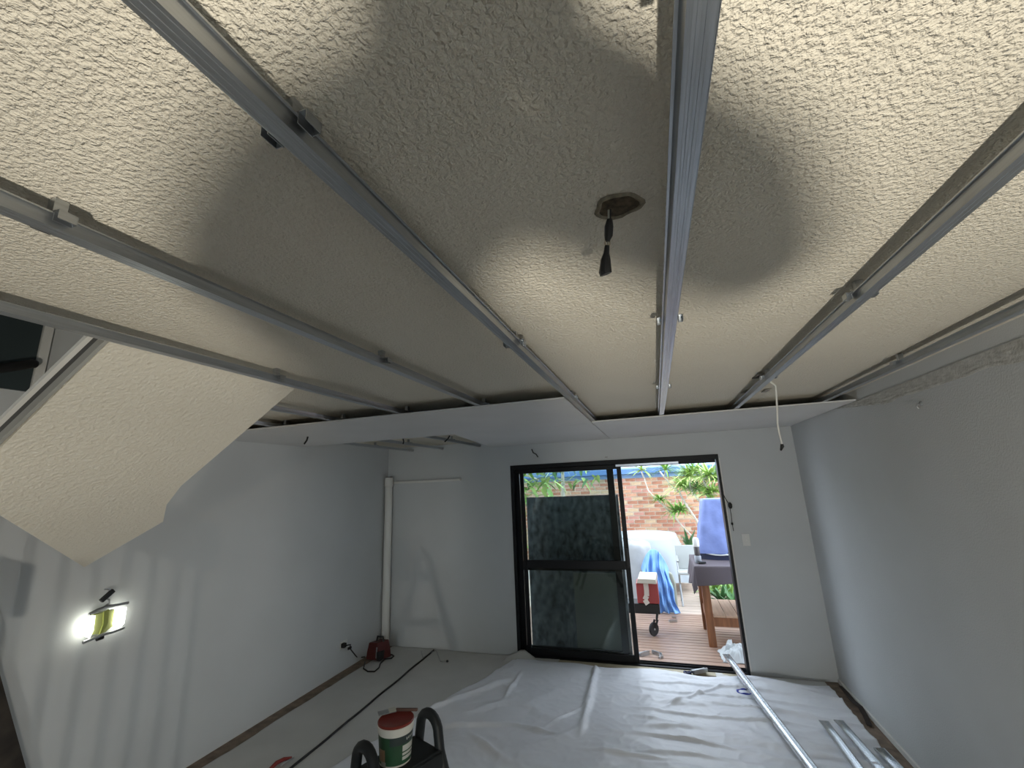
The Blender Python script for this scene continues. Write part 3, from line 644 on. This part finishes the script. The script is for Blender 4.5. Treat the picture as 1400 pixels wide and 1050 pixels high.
# ------------------------------------------------------------------ draped table
M_CLOTH = mat('white_dust_cloth', (.40, .44, .48), .85, spec=.1)
tb = thing('covered_table', 'round table under a white dust cloth in front of the brick wall', 'table', (-.36, 8.85, ZD-.045))
TC = (-.36, 8.85); TR = .60; TZ = .88
MB().lathe([(TR, TZ-.03), (TR, TZ-.004)], (TC[0], TC[1], 0), 40).build('tabletop', M_TIMBER, tb)
for a in range(4): q = math.radians(45+90*a); MB().tube([(TC[0]+.36*math.cos(q), TC[1]+.36*math.sin(q), ZD-.045), (TC[0]+.36*math.cos(q), TC[1]+.36*math.sin(q), TZ-.03)], .025, 8).build('leg', M_TIMBER, tb)
def drape(u, v):
    a = 2*math.pi*u
    if v < .3: r = TR*1.015*(v/.3); z = TZ
    else:
        k = (v-.3)/.7; fold = .5+.5*math.sin(a*11+2*math.sin(a*3)); r = TR*1.015 + .03*min(1, k*4) + k*(.04+.13*fold); z = TZ - k*.74*(1-.04*math.sin(a*5)) - .01*(1 if k > 0 else 0)
    return (TC[0]+r*math.cos(a), TC[1]+r*math.sin(a), z+.002)
dc = MB().sheet(140, 20, drape).build('dust_cloth', M_CLOTH, smooth=True); tag(dc, 'white dust cloth draped over the round garden table', 'cloth')

# ------------------------------------------------------------------ covered chair with white cloth and blue sheet
def lump(cx, cy, rx, ry, zt, z0, seed, fold, a_off=0):
    def fn(u, v):
        a = 2*math.pi*u + a_off; k = v
        f = .5+.5*math.sin(a*fold+seed+1.5*math.sin(a*2+seed))
        if k < .35: s_ = (k/.35); r = s_*.72; z = zt - .10*s_*s_
        else:
            q = (k-.35)/.65; r = .72 + .28*min(1, q*1.6) + .16*q*f; z = zt-.10 - (zt-.10-z0)*q
        n = .05*noise.noise(Vector((math.cos(a)*2, math.sin(a)*2, k*4+seed)))
        return (cx+rx*(r+n)*math.cos(a), cy+ry*(r+n)*math.sin(a), z+n*.8)
    return fn
cc = MB().sheet(110, 26, lump(-.56, 7.70, .48, .26, .93, ZD+.02, 1.3, 9)).build('covered_chair', mat('off_white_cloth', (.38, .39, .39), .85, noise_amt=.1, noise_scale=6), smooth=True); tag(cc, 'garden seat bundled under a white cloth behind the red cart', 'covered seat')
M_TARP = mat('sky_blue_sheet', (.20, .40, .76), .55, noise_amt=.15, noise_scale=7)
def tarp(u, v):
    # sheet bunched over the seat back and cascading to the deck towards the door
    c = 2*u-1; f = math.sin(u*26+2.2*math.sin(v*4)); f2 = math.sin(u*47+5*v+3*math.sin(u*9))
    zt = .83 - .30*c*c
    z = zt - v*(zt-ZD-.008)*(1.0 if v < .98 else 1.0)
    x = -.165 + (.205-.05*v+.05*v*v)*c + .085*v + .012*math.sin(11*v+3*u)
    bul = math.sin(min(1, v*2.2)*math.pi*.5)
    y = 7.34 - .10*bul + .10*c*c*(1-v) - (.030*f + .012*f2)*(.25+.9*bul) + .012*math.sin(v*23+7*u)
    return (x, y, z)
tp = MB().sheet(110, 60, tarp, (0, .006, 0)).build('blue_sheet', M_TARP, smooth=True, fix=False); tag(tp, 'crumpled sky blue sheet hanging down to the deck beside the red cart', 'sheet')
# grey stone-coloured slab bag behind
o = MB().prism([(-.02, 7.40, ZD), (.11, 7.42, ZD), (.12, 7.42, .32), (.08, 7.41, .46), (.02, 7.40, .5)], (0, .10, 0)).build('storage_tub', mat('grey_olive_plastic', (.30, .31, .25), .6), bevel=.02); tag(o, 'grey green plastic tub just behind the hanging blue sheet', 'tub')
# garden chair, pale, by the table
gc = thing('garden_chair', 'pale folding garden chair beside the draped round table', 'chair', (.36, 7.9, ZD-.04))
M_CH = mat('pale_chair_fabric', (.42, .44, .42), .7)
CX, CY = .33, 7.80
MB().box((CX, CY, .42), (.30, .30, .04)).build('seat', M_CH, gc, bevel=.01)
MB().bar((CX, CY+.15, .44), (CX, CY+.20, .80), .30, .03, up=(0, -1, .3)).build('backrest', M_CH, gc, bevel=.01)
for sx in (-.14, .14):
    MB().tube([(CX+sx, CY-.15, ZD), (CX+sx, CY+.15, .60)], .014, 8).build('leg', M_STEELD, gc); MB().tube([(CX+sx, CY+.17, ZD), (CX+sx, CY-.13, .42)], .014, 8).build('leg', M_STEELD, gc)
    MB().bar((CX+sx, CY-.17, .60), (CX+sx, CY+.17, .64), .035, .02).build('armrest', mat('grey_armrest', (.28, .29, .28), .5), gc)

# ------------------------------------------------------------------ red cart with caster
rc = thing('red_cart', 'red box cart with beige top standing on a black caster wheel', 'cart', (-.25, 6.28, ZD))
RY = 6.26
MB().span((-.395, RY-.02, .325), (-.125, RY+.26, .565)).build('box', mat('faded_red_paint', (.33, .05, .05), .5), rc, bevel=.006)
MB().prism([(-.385, RY-.04, .570), (-.135, RY-.05, .566), (-.142, RY-.05, .622), (-.362, RY-.04, .626)], (.02, .30, .03)).build('top', mat('beige_board', (.56, .52, .44), .7), rc, bevel=.004)
sp_ = [(-.270, RY-.028, .565), (-.268, RY-.030, .48), (-.272, RY-.034, .42), (-.300, RY-.04, .375), (-.268, RY-.05, .325)]
m = MB()
for i in range(4): m.bar(sp_[i], sp_[i+1], .06, .012, up=(0, 1, 0))
m.build('strap', mat('beige_strap', (.55, .48, .42), .7), rc)
MB().span((-.62, RY-.01, .20), (-.13, RY+.24, .318)).build('chassis', M_BLACK, rc, bevel=.006)
MB().tube([(-.155, RY+.02, .325), (-.160, RY, .24), (-.185, RY-.01, .12)], [.020, .018, .012], 8).build('stem', M_BLACK, rc)
for s_ in (-.016, .02): MB().bar((-.19+s_, RY-.01, .14), (-.235+s_, RY-.02, .025), .008, .025, up=(1, 0, 0)).build('fork', M_BLACK, rc)
wh = MB(); 
vs = []; wc = Vector((-.228, RY-.02, ZD+.081))
wh.lathe([(.048, -.011), (.074, -.014), (.080, -.006), (.080, .006), (.074, .014), (.048, .011)], wc, 28, ax=(.75, -.66, 0)); whl = wh.build('wheel', M_BLACK, rc, smooth='auto')
MB().lathe([(.012, -.018), (.012, .018)], wc, 12, ax=(.75, -.66, 0)).build('hub', M_STEELD, whl)
# far side legs of the cart
for yy in (RY+.20,): MB().tube([(-.58, yy, .2), (-.58, yy, ZD)], .015, 8).build('leg', M_BLACK, rc)
MB().tube([(-.58, RY+.02, .2), (-.58, RY+.02, ZD)], .015, 8).build('leg', M_BLACK, rc)

# ------------------------------------------------------------------ work bench
wbn = thing('work_bench', 'brown timber work bench on the deck with slatted lower shelf', 'bench', (.9, 6.3, ZD))
X0, X1, Y0, Y1 = .385, 1.85, 5.97, 6.68
for xx in (X0, X1-.085):
    for yy in (Y0, Y1-.085): MB().span((xx, yy, ZD), (xx+.085, yy+.085, .80)).build('leg', M_TIMBER, wbn, bevel=.004)
MB().span((X0+.085, Y0+.01, .17), (X1-.085, Y0+.055, .27)).build('lower_rail', M_TIMBER, wbn, bevel=.003)
MB().span((X0+.085, Y1-.055, .17), (X1-.085, Y1-.01, .27)).build('lower_rail', M_TIMBER, wbn, bevel=.003)
MB().span((X0+.02, Y0+.085, .17), (X0+.065, Y1-.085, .27)).build('side_rail', M_TIMBER, wbn, bevel=.003)
MB().span((X0+.085, Y0+.01, .70), (X1-.085, Y0+.045, .80)).build('apron', M_TIMBER, wbn, bevel=.003)
MB().span((X0+.01, Y0+.085, .70), (X0+.045, Y1-.085, .80)).build('apron', M_TIMBER, wbn, bevel=.003)
xx = X0+.09
while xx < X1-.15:
    MB().span((xx, Y0-.0, .272), (xx+.128, Y1+.04, .292)).build('shelf_board', M_SHELFT, wbn, bevel=.003); xx += .134
MB().span((X0-.05, Y0-.05, .80), (X1+.05, Y1+.08, .84)).build('bench_top', M_TIMBER, wbn, bevel=.003)
M_DCL = mat('dark_mauve_cloth', (.095, .078, .088), .8)
def bcloth(u, v):
    # draped: u along x, v across y ; overhang on the near edge and left end
    bx0, bx1, by0, by1 = X0-.056, X1+.056, Y0-.056, Y1+.086
    s_ = -.24 + (bx1-bx0+.24)*u; t_ = -.20 + (by1-by0+.34)*v
    x = bx0+max(0, s_); y = by0+max(0, min(t_, by1-by0)); z = .8445
    hx = max(0, -s_); hy = max(0, -t_); hy2 = max(0, t_-(by1-by0))
    if hx: x = bx0 - .004 - .10*hx*(.6+.5*math.sin(y*17)) - (.03*math.sin(y*23)*hx/.2 + .02*hx)
    if hy: y = by0 - .004 - .08*hy*(1+.6*math.sin(x*11+1))
    if hy2: y = by1 + .004 + .05*hy2
    z -= max(hx*(1+.14*math.sin(y*9+1)), hy*(1+.10*math.sin(x*6)), hy2) 
    if hx and hy: z = .8445 - max(hx, hy) - .3*min(hx, hy); x -= .25*hy; y -= .18*hx
    return (x, y, z + .003*noise.noise(Vector((x*9, y*9, 2))))
cl = MB().sheet(90, 60, bcloth, .003).build('bench_cloth', M_DCL, smooth=True, fix=False); tag(cl, 'dark mauve cloth covering the timber work bench', 'cloth')
# blue covered upright thing on the bench
bcv = thing('covered_tool', 'tall tool under a blue cover standing on the work bench', 'covered tool', (.75, 6.55, .85))
M_BC = mat('blue_cover_fabric', (.17, .22, .46), .6, noise_amt=.12, noise_scale=6, bump=.5, bump_scale=6, bump_dist=.02)
def cover(u, v):
    a = 2*math.pi*u
    ca, sa = math.cos(a), math.sin(a); p_ = 5.0; rr = (abs(ca)**p_+abs(sa)**p_)**(-1/p_)
    k = v
    if k < .12: s_ = k/.12; hw, hd = .195*s_, .12*s_; z = 1.595
    else:
        q = (k-.12)/.88; hw = .195+.15*q; hd = .122+.10*q; z = 1.60-.68*q
        w = .010*math.sin(a*8+q*3)*q + .012*noise.noise(Vector((ca*3, sa*3, q*5)))
        hw += w; hd += w
    return (.755+hw*rr*ca, 6.55+hd*rr*sa, z)
MB().sheet(72, 30, cover).build('cover', M_BC, bcv, smooth=True)
M_NAVY = mat('navy_fabric', (.018, .022, .055), .7)
MB().sheet(60, 10, lambda u, v: (.76+(.345+.02*v+.012*math.sin(u*50))*math.cos(2*math.pi*u), 6.56+(.225+.02*v)*math.sin(2*math.pi*u), .985-.138*v+.11*max(-.2, math.cos(2*math.pi*u-.2))*(1-v))).build('skirt', M_NAVY, bcv, smooth=True)
pts = [(.76+.36*math.cos(math.radians(a)), 6.56+.242*math.sin(math.radians(a)), .905+.10*((math.cos(math.radians(a))+.25)**2)) for a in range(185, 352, 8)]
MB().tube(pts, .009, 6).build('piping', M_TRIM, bcv, smooth=True)
# spray bottle
bt = onY(955, 770, 6.12)
bo = thing('bottle', 'white capped bottle with dark label on the work bench', 'bottle', (bt.x, 6.12, .849))
bz = .849
for nm, pr, mm in (('base', [(.036, 0), (.040, .006), (.040, .075), (.033, .085)], mat('grey_bottle', (.30, .32, .36), .4)), ('body', [(.032, .085), (.034, .09), (.034, .185), (.030, .19)], mat('dark_bottle_label', (.08, .07, .07), .4)), ('cap', [(.036, .19), (.038, .196), (.038, .265), (.030, .29), (.010, .298)], M_WHITE)):
    MB().lathe(pr, (bt.x, 6.12, bz), 20).build(nm, mm, bo, smooth='auto')
o = MB().box((bt.x+.035, 6.06, bz+.012), (.09, .045, .022), rz=.3).build('battery_pack', M_BLACK, bevel=.004); tag(o, 'small black battery pack in front of the white capped bottle', 'battery')

# ------------------------------------------------------------------ white rag and deck scraps
rg = onZ(1003, 899, ZD)
def rag(u, v):
    x = rg.x-.13+.30*u; y = rg.y-.17+.36*v
    n = noise.noise(Vector((u*4, v*4, 3))); n2 = abs(noise.noise(Vector((u*8, v*8, 9))))
    e = min(u, 1-u, v, 1-v)*4; e = min(1, e)
    return (x+.03*n, y+.03*noise.noise(Vector((u*4, v*4, 8))), ZD+.006+e*(.06+.07*n+.05*n2+.06*u))
o = MB().sheet(40, 40, rag, .004).build('white_rag', mat('white_rag_cloth', (.46, .49, .50), .8), smooth=True, fix=False); tag(o, 'crumpled white rag on the deck at the end of the long batten', 'rag')
offcut('cut piece of steel batten on the deck close to the sliding panel', 874, 894, 886, 891, ZD, .022)
offcut('cut piece of steel batten on the deck, second one from the sliding panel', 893, 890, 903, 894, ZD, .020)
offcut('smallest steel batten scrap on the deck near the door sill', 902, 899, 905, 897, ZD, .014)
offcut('small dark steel scrap on the deck in front of the blue sheet', 915, 848.5, 925, 848, ZD, .018)
offcut('small dark steel scrap on the joint between deck and paler boards', 919, 843.5, 924, 843.5, ZD, .014)

# ------------------------------------------------------------------ dark panels behind the left glass
o = MB().box((-1.02, 5.42, .855), (1.14, .03, 1.77), R=Matrix.Rotation(math.radians(-1.0), 3, 'X')).build('dark_sheet_panel', mat('dark_mottled_panel', (.055, .065, .075), .6, noise_amt=.75, noise_scale=17, stretch=(1, 1, .6), col2=(.24, .27, .29), detail=8)); tag(o, 'tall dark mottled sheet standing outside behind the glass panel', 'panel'); o.location.z = ZD+.002+.0
o = MB().box((-.79, 5.335, .428), (.50, .022, .90), R=Matrix.Rotation(math.radians(-2.0), 3, 'X')).build('pale_board', mat('dull_olive_board', (.26, .26, .22), .7, noise_amt=.12, noise_scale=3)); o.location.z = ZD+.002
tag(o, 'dull olive grey board leaning low behind the glass panel', 'board')

# ------------------------------------------------------------------ plants
M_LEAF = [mat('leaf_green', (.20, .36, .08), .5, noise_amt=.3, noise_scale=5), mat('leaf_lime', (.36, .50, .14), .5, noise_amt=.25, noise_scale=5), mat('leaf_dark', (.06, .16, .05), .5, noise_amt=.3, noise_scale=5)]
M_BARK = mat('pale_bark', (.52, .47, .40), .85, noise_amt=.2, noise_scale=20)
def blade(m, base, d, L, w, droop):
    d = Vector(d).normalized(); side = d.cross(Vector((0, 0, 1))); side = side.normalized() if side.length > 1e-4 else Vector((1, 0, 0))
    pts = []
    for i in range(4):
        t = i/3; p = Vector(base) + d*L*t + Vector((0, 0, -droop*L*t*t)); ww = w*(.55, 1, .7, .05)[i]
        pts += [p - side*ww, p + Vector((0, 0, -.25*ww)), p + side*ww]
    fs = []
    for i in range(3):
        a = i*3; fs += [(a, a+1, a+4, a+3), (a+1, a+2, a+5, a+4)]
    m.add(pts, fs)
def crown(parent, c, n, L, w, k, up=.5):
    m = MB()
    for i in range(n):
        a = random.uniform(0, 2*math.pi); e = random.uniform(-.15, 1.35)*up*1.4
        blade(m, c, (math.cos(a)*math.cos(e), math.sin(a)*math.cos(e), math.sin(e)), L*random.uniform(.7, 1.1), w, random.uniform(.1, .55))
    o = m.build('leaf_crown', M_LEAF[k], parent, fix=False); o['kind'] = 'stuff'
def dragon(label, path, crowns, Yv, r=.022, group='spiky dragon trees by the brick wall', L=.34):
    pts = [onY(x, y, Yv + (i*.06)) for i, (x, y) in enumerate(path)]
    t = thing('dragon_tree', label, 'tree', (pts[0].x, Yv, ZD-.04), group)
    base = [Vector((pts[0].x+.05, Yv, ZD-.045))] + pts
    MB().tube(base, [r*1.3]+[r*(1-.4*i/len(pts)) for i in range(len(pts))], 8).build('trunk', M_BARK, t, smooth=True)
    for (x, y, k, n, ll) in crowns:
        c = onY(x, y, Yv+.05); q = min(pts, key=lambda p: (p-c).length)
        if (q-c).length > .03: MB().tube([q, c], r*.55, 6).build('branch', M_BARK, t)
        crown(t, c, int(n*2.2), ll*1.2, .017, k)
dragon('leaning dragon tree with two low spiky crowns against the bricks', [(948, 735), (935, 722), (918, 702), (906, 690), (896, 682), (886, 670), (881, 655), (877, 645)], [(923, 698, 0, 34, .34), (932, 697, 0, 26, .3), (902, 683, 0, 26, .28), (877, 643, 1, 16, .34)], 10.2, .02)
dragon('slender dragon tree with lime crowns rising past the blue gutter', [(958, 720), (945, 700), (938, 690), (928, 672), (916, 662), (908, 652), (901, 643)], [(932, 664, 1, 40, .40), (910, 642, 0, 26, .34), (942, 668, 0, 30, .34)], 9.6, .022)
dragon('dragon tree with the densest lime crowns behind the blue cover', [(962, 690), (955, 684), (948, 674), (944, 666), (942, 650), (938, 640)], [(943, 652, 1, 46, .42), (950, 645, 0, 40, .40), (955, 668, 2, 26, .3)], 9.0, .022)
dragon('twin stemmed dragon tree behind the top of the blue cover', [(968, 690), (966, 670), (962, 655), (957, 640)], [(969, 650, 1, 44, .40), (975, 672, 1, 40, .36), (966, 676, 0, 30, .3), (980, 655, 0, 30, .4)], 8.4, .026)
# strappy plants low down
def strappy(label, px, py, Yv, n, L, k, group=None):
    c = onY(px, py, Yv); t = thing('strappy_plant', label, 'plant', (c.x, Yv, ZD-.045), group); m = MB()
    b = Vector((c.x, Yv, max(ZD-.04, c.z-.12)))
    for i in range(n):
        a = random.uniform(0, 2*math.pi); e = random.uniform(.3, 1.4)
        blade(m, b, (math.cos(a)*math.cos(e), math.sin(a)*math.cos(e), math.sin(e)), L*random.uniform(.7, 1.15), .032, random.uniform(.1, .5))
    o = m.build('leaves', M_LEAF[k], t, fix=False); o['kind'] = 'stuff'
    if b.z > ZD+.02: MB().tube([(b.x, b.y, ZD-.04), b], .03, 8).build('stem', M_BARK, t)
strappy('broad leaved green plant beside the draped table and bench', 942, 742, 9.2, 16, .55, 2)
for i, (px, py, yy, k) in enumerate(((985, 812, 8.0, 2), (998, 806, 8.2, 0), (1004, 822, 7.7, 2), (975, 800, 8.6, 0), (1000, 790, 8.8, 2))):
    strappy('low green strappy plant seen under the work bench top', px, py, yy, 22, .42, k, 'plants seen beneath the bench')
# fork-leaved tree seen through the upper glass
def leafy(name, label, c, n, spread, L, w, k, trunk_top):
    t = thing(name, label, 'tree', (c[0], c[1], ZD-.045))
    MB().tube([(c[0], c[1], ZD-.045), (c[0]+.05, c[1], 1.0), trunk_top], [.06, .045, .03], 8).build('trunk', M_BARK, t, smooth=True)
    for j in range(6):
        e = Vector(trunk_top) + Vector((random.uniform(-1, 1)*spread[0], random.uniform(-1, 1)*spread[1], random.uniform(-.3, .9)*spread[2])); MB().tube([trunk_top, (Vector(trunk_top)+e)/2+Vector((0, 0, .05)), e], [.028, .022, .014], 6).build('branch', M_BARK, t)
    for kk in (k, (k+1) % 3):
        m = MB()
        for i in range(n):
            b = Vector(trunk_top) + Vector((random.uniform(-1, 1)*spread[0], random.uniform(-1, 1)*spread[1], random.uniform(-1, 1)*spread[2])); a = random.uniform(0, 6.3); e = random.uniform(-.9, .7)
            blade(m, b, (math.cos(a)*math.cos(e), math.sin(a)*math.cos(e), math.sin(e)), L*random.uniform(.6, 1.1), w, .3)
        o = m.build('foliage', M_LEAF[kk], t, fix=False); o['kind'] = 'stuff'
leafy('leafy_tree', 'broad leaved tree seen through the upper glass beside the door jamb', (-2.55, 7.7), 120, (.75, .5, .55), .26, .05, 0, (-2.5, 7.7, 2.05))
leafy('leafy_tree', 'light green tree seen through the glass in front of the bricks', (-1.9, 8.9), 90, (.7, .5, .4), .24, .04, 1, (-1.8, 8.9, 2.25))
leafy('leafy_tree', 'dense green tree low behind the glass beside the door jamb', (-3.9, 9.7), 260, (.9, .4, 1.2), .26, .05, 2, (-3.9, 9.7, 1.3))

# ------------------------------------------------------------------ behind the camera: tripod work lamp and the photographer
M_TRI = mat('lamp_yellow', (.6, .42, .04), .5)
for LP, lab, ax in ((LAMPS[0], 'tripod work lamp on the floor near the plain wall', .1),):
    tl = thing('tripod_lamp', lab, 'lamp', (LP.x, LP.y, 0))
    for a in (90, 210, 330):
        q = math.radians(a); MB().tube([(LP.x, LP.y-.05, .35), (LP.x+.24*math.cos(q), LP.y-.05+.24*math.sin(q), .012)], .011, 8).build('leg', M_TRI, tl)
    MB().tube([(LP.x, LP.y-.05, .33), (LP.x, LP.y-.05, .53)], .014, 8).build('pole', M_TRI, tl)
    aim = (Vector((ax, .55, ZC)) - LP).normalized(); Rm = Vector((0, 0, 1)).rotation_difference(aim).to_matrix()
    MB().box(LP - aim*.035, (.20, .15, .05), R=Rm).build('lamp_head', M_BLACK, tl, bevel=.006)
    ad = bpy.data.lights.new('work_lamp_light', 'AREA'); ad.shape = 'DISK'; ad.size = .13; ad.energy = LAMP_POWER; ad.color = (1.0, .93, .79); ad.spread = math.radians(155)
    ao = bpy.data.objects.new('work_lamp_light', ad); COL.objects.link(ao); ao.location = LP; ao.rotation_euler = aim.to_track_quat('-Z', 'Y').to_euler()
tt = thing('torch_lamp', 'small work torch on a stand shining past the stair balusters', 'lamp', (TORCH_POS.x, TORCH_POS.y, 0))
taim = (Vector((XL, 2.1, 1.25)) - TORCH_POS).normalized(); Rt = Vector((0, 0, 1)).rotation_difference(taim).to_matrix()
MB().tube([(TORCH_POS.x, TORCH_POS.y-.06, .02), (TORCH_POS.x, TORCH_POS.y-.06, .72)], .013, 8).build('pole', M_TRI, tt)
MB().lathe([(.14, 0), (.14, .015), (.03, .03)], (TORCH_POS.x, TORCH_POS.y-.06, 0), 20).build('base', M_BLACK, tt)
MB().box(TORCH_POS - taim*.04, (.10, .10, .06), R=Rt).build('lamp_head', M_BLACK, tt, bevel=.005)
td = bpy.data.lights.new('torch_light', 'SPOT'); td.energy = TORCH_POWER; td.color = (1.0, .93, .80); td.spot_size = math.radians(42); td.spot_blend = .6; td.shadow_soft_size = .018
to = bpy.data.objects.new('torch_light', td); COL.objects.link(to); to.location = TORCH_POS; to.rotation_euler = taim.to_track_quat('-Z', 'Y').to_euler()
def person():
    PX = .05
    sk = {'pelvis': (PX+.20, -.33, .97, .135), 'waist': (PX+.16, -.33, 1.10, .12), 'chest': (PX+.06, -.31, 1.29, .14), 'upper': (PX+.07, -.27, 1.42, .10), 'neck': (PX+.09, -.25, 1.55, .058), 'chin': (PX+.11, -.205, 1.64, .068), 'head': (PX+.12, -.215, 1.74, .088), 'crown': (PX+.12, -.23, 1.82, .068)}
    for s, sx in (('l', -1), ('r', 1)):
        sk.update({s+'hip': (PX+.20+.10*sx, -.33, .93, .10), s+'kn': (PX+.20+.12*sx, -.32, .51, .065), s+'an': (PX+.20+.13*sx, -.35, .09, .045), s+'toe': (PX+.20+.15*sx, -.19, .045, .04)})
    sk.update({'rsh': (PX+.20, -.25, 1.45, .075), 'rel': (.53, -.12, 1.30, .066), 'rfa': (.42, -.09, 1.53, .055), 'rwr': (.175, -.075, 1.80, .03), 'rhand': (.155, -.064, 1.87, .030),
               'lsh': (PX-.09, -.25, 1.335, .07), 'lel': (.0, -.17, 1.16, .05), 'lfa': (.05, -.12, 1.10, .043), 'lwr': (.12, -.09, 1.05, .03), 'lhand': (.17, -.085, 1.03, .034)})
    for i in range(4):
        sk['rf%d' % i] = (.168-.010*i, -.050, 1.915-.012*i, .009); sk['rg%d' % i] = (.128-.006*i, -.036, 1.922-.014*i, .008)
        sk['lf%d' % i] = (.235-.004*i, -.085, 1.055-.018*i, .009); sk['lg%d' % i] = (.275-.006*i, -.10, 1.05-.017*i, .008)
    sk.update({'rt0': (.135, -.075, 1.85, .010), 'rt1': (.105, -.060, 1.865, .009), 'lt0': (.185, -.075, 1.07, .010), 'lt1': (.215, -.075, 1.095, .009)})
    names = list(sk); ed = [('pelvis', 'waist'), ('waist', 'chest'), ('chest', 'upper'), ('upper', 'neck'), ('neck', 'chin'), ('chin', 'head'), ('head', 'crown')]
    for s in 'lr':
        ed += [('upper', s+'sh'), (s+'sh', s+'el'), (s+'el', s+'fa'), (s+'fa', s+'wr'), (s+'wr', s+'hand'), ('pelvis', s+'hip'), (s+'hip', s+'kn'), (s+'kn', s+'an'), (s+'an', s+'toe'), (s+'hand', s+'t0'), (s+'t0', s+'t1')]
        for i in range(4): ed += [(s+'hand', s+'f%d' % i), (s+'f%d' % i, s+'g%d' % i)]
    me = bpy.data.meshes.new('person'); ix = {n_: i for i, n_ in enumerate(names)}
    me.from_pydata([sk[n_][:3] for n_ in names], [(ix[a], ix[b]) for a, b in ed], [])
    o = bpy.data.objects.new('person', me); COL.objects.link(o); me.materials.append(mat('dark_work_clothes', (.05, .055, .07), .9))
    o.modifiers.new('skin', 'SKIN'); lay = me.skin_vertices[0].data
    for n_ in names: lay[ix[n_]].radius = (sk[n_][3], sk[n_][3]); lay[ix[n_]].use_root = (n_ == 'pelvis')
    o.modifiers.new('sub', 'SUBSURF').levels = 2; o.modifiers['sub'].render_levels = 2
    for p_ in me.polygons: p_.use_smooth = True
    return tag(o, 'person in dark work clothes raising a phone in one hand', 'person')
person()
o = MB().box((.058, -.048, 1.89), (.150, .008, .073)).build('phone', M_BLACK, bevel=.003); tag(o, 'black phone held up by the person', 'phone')
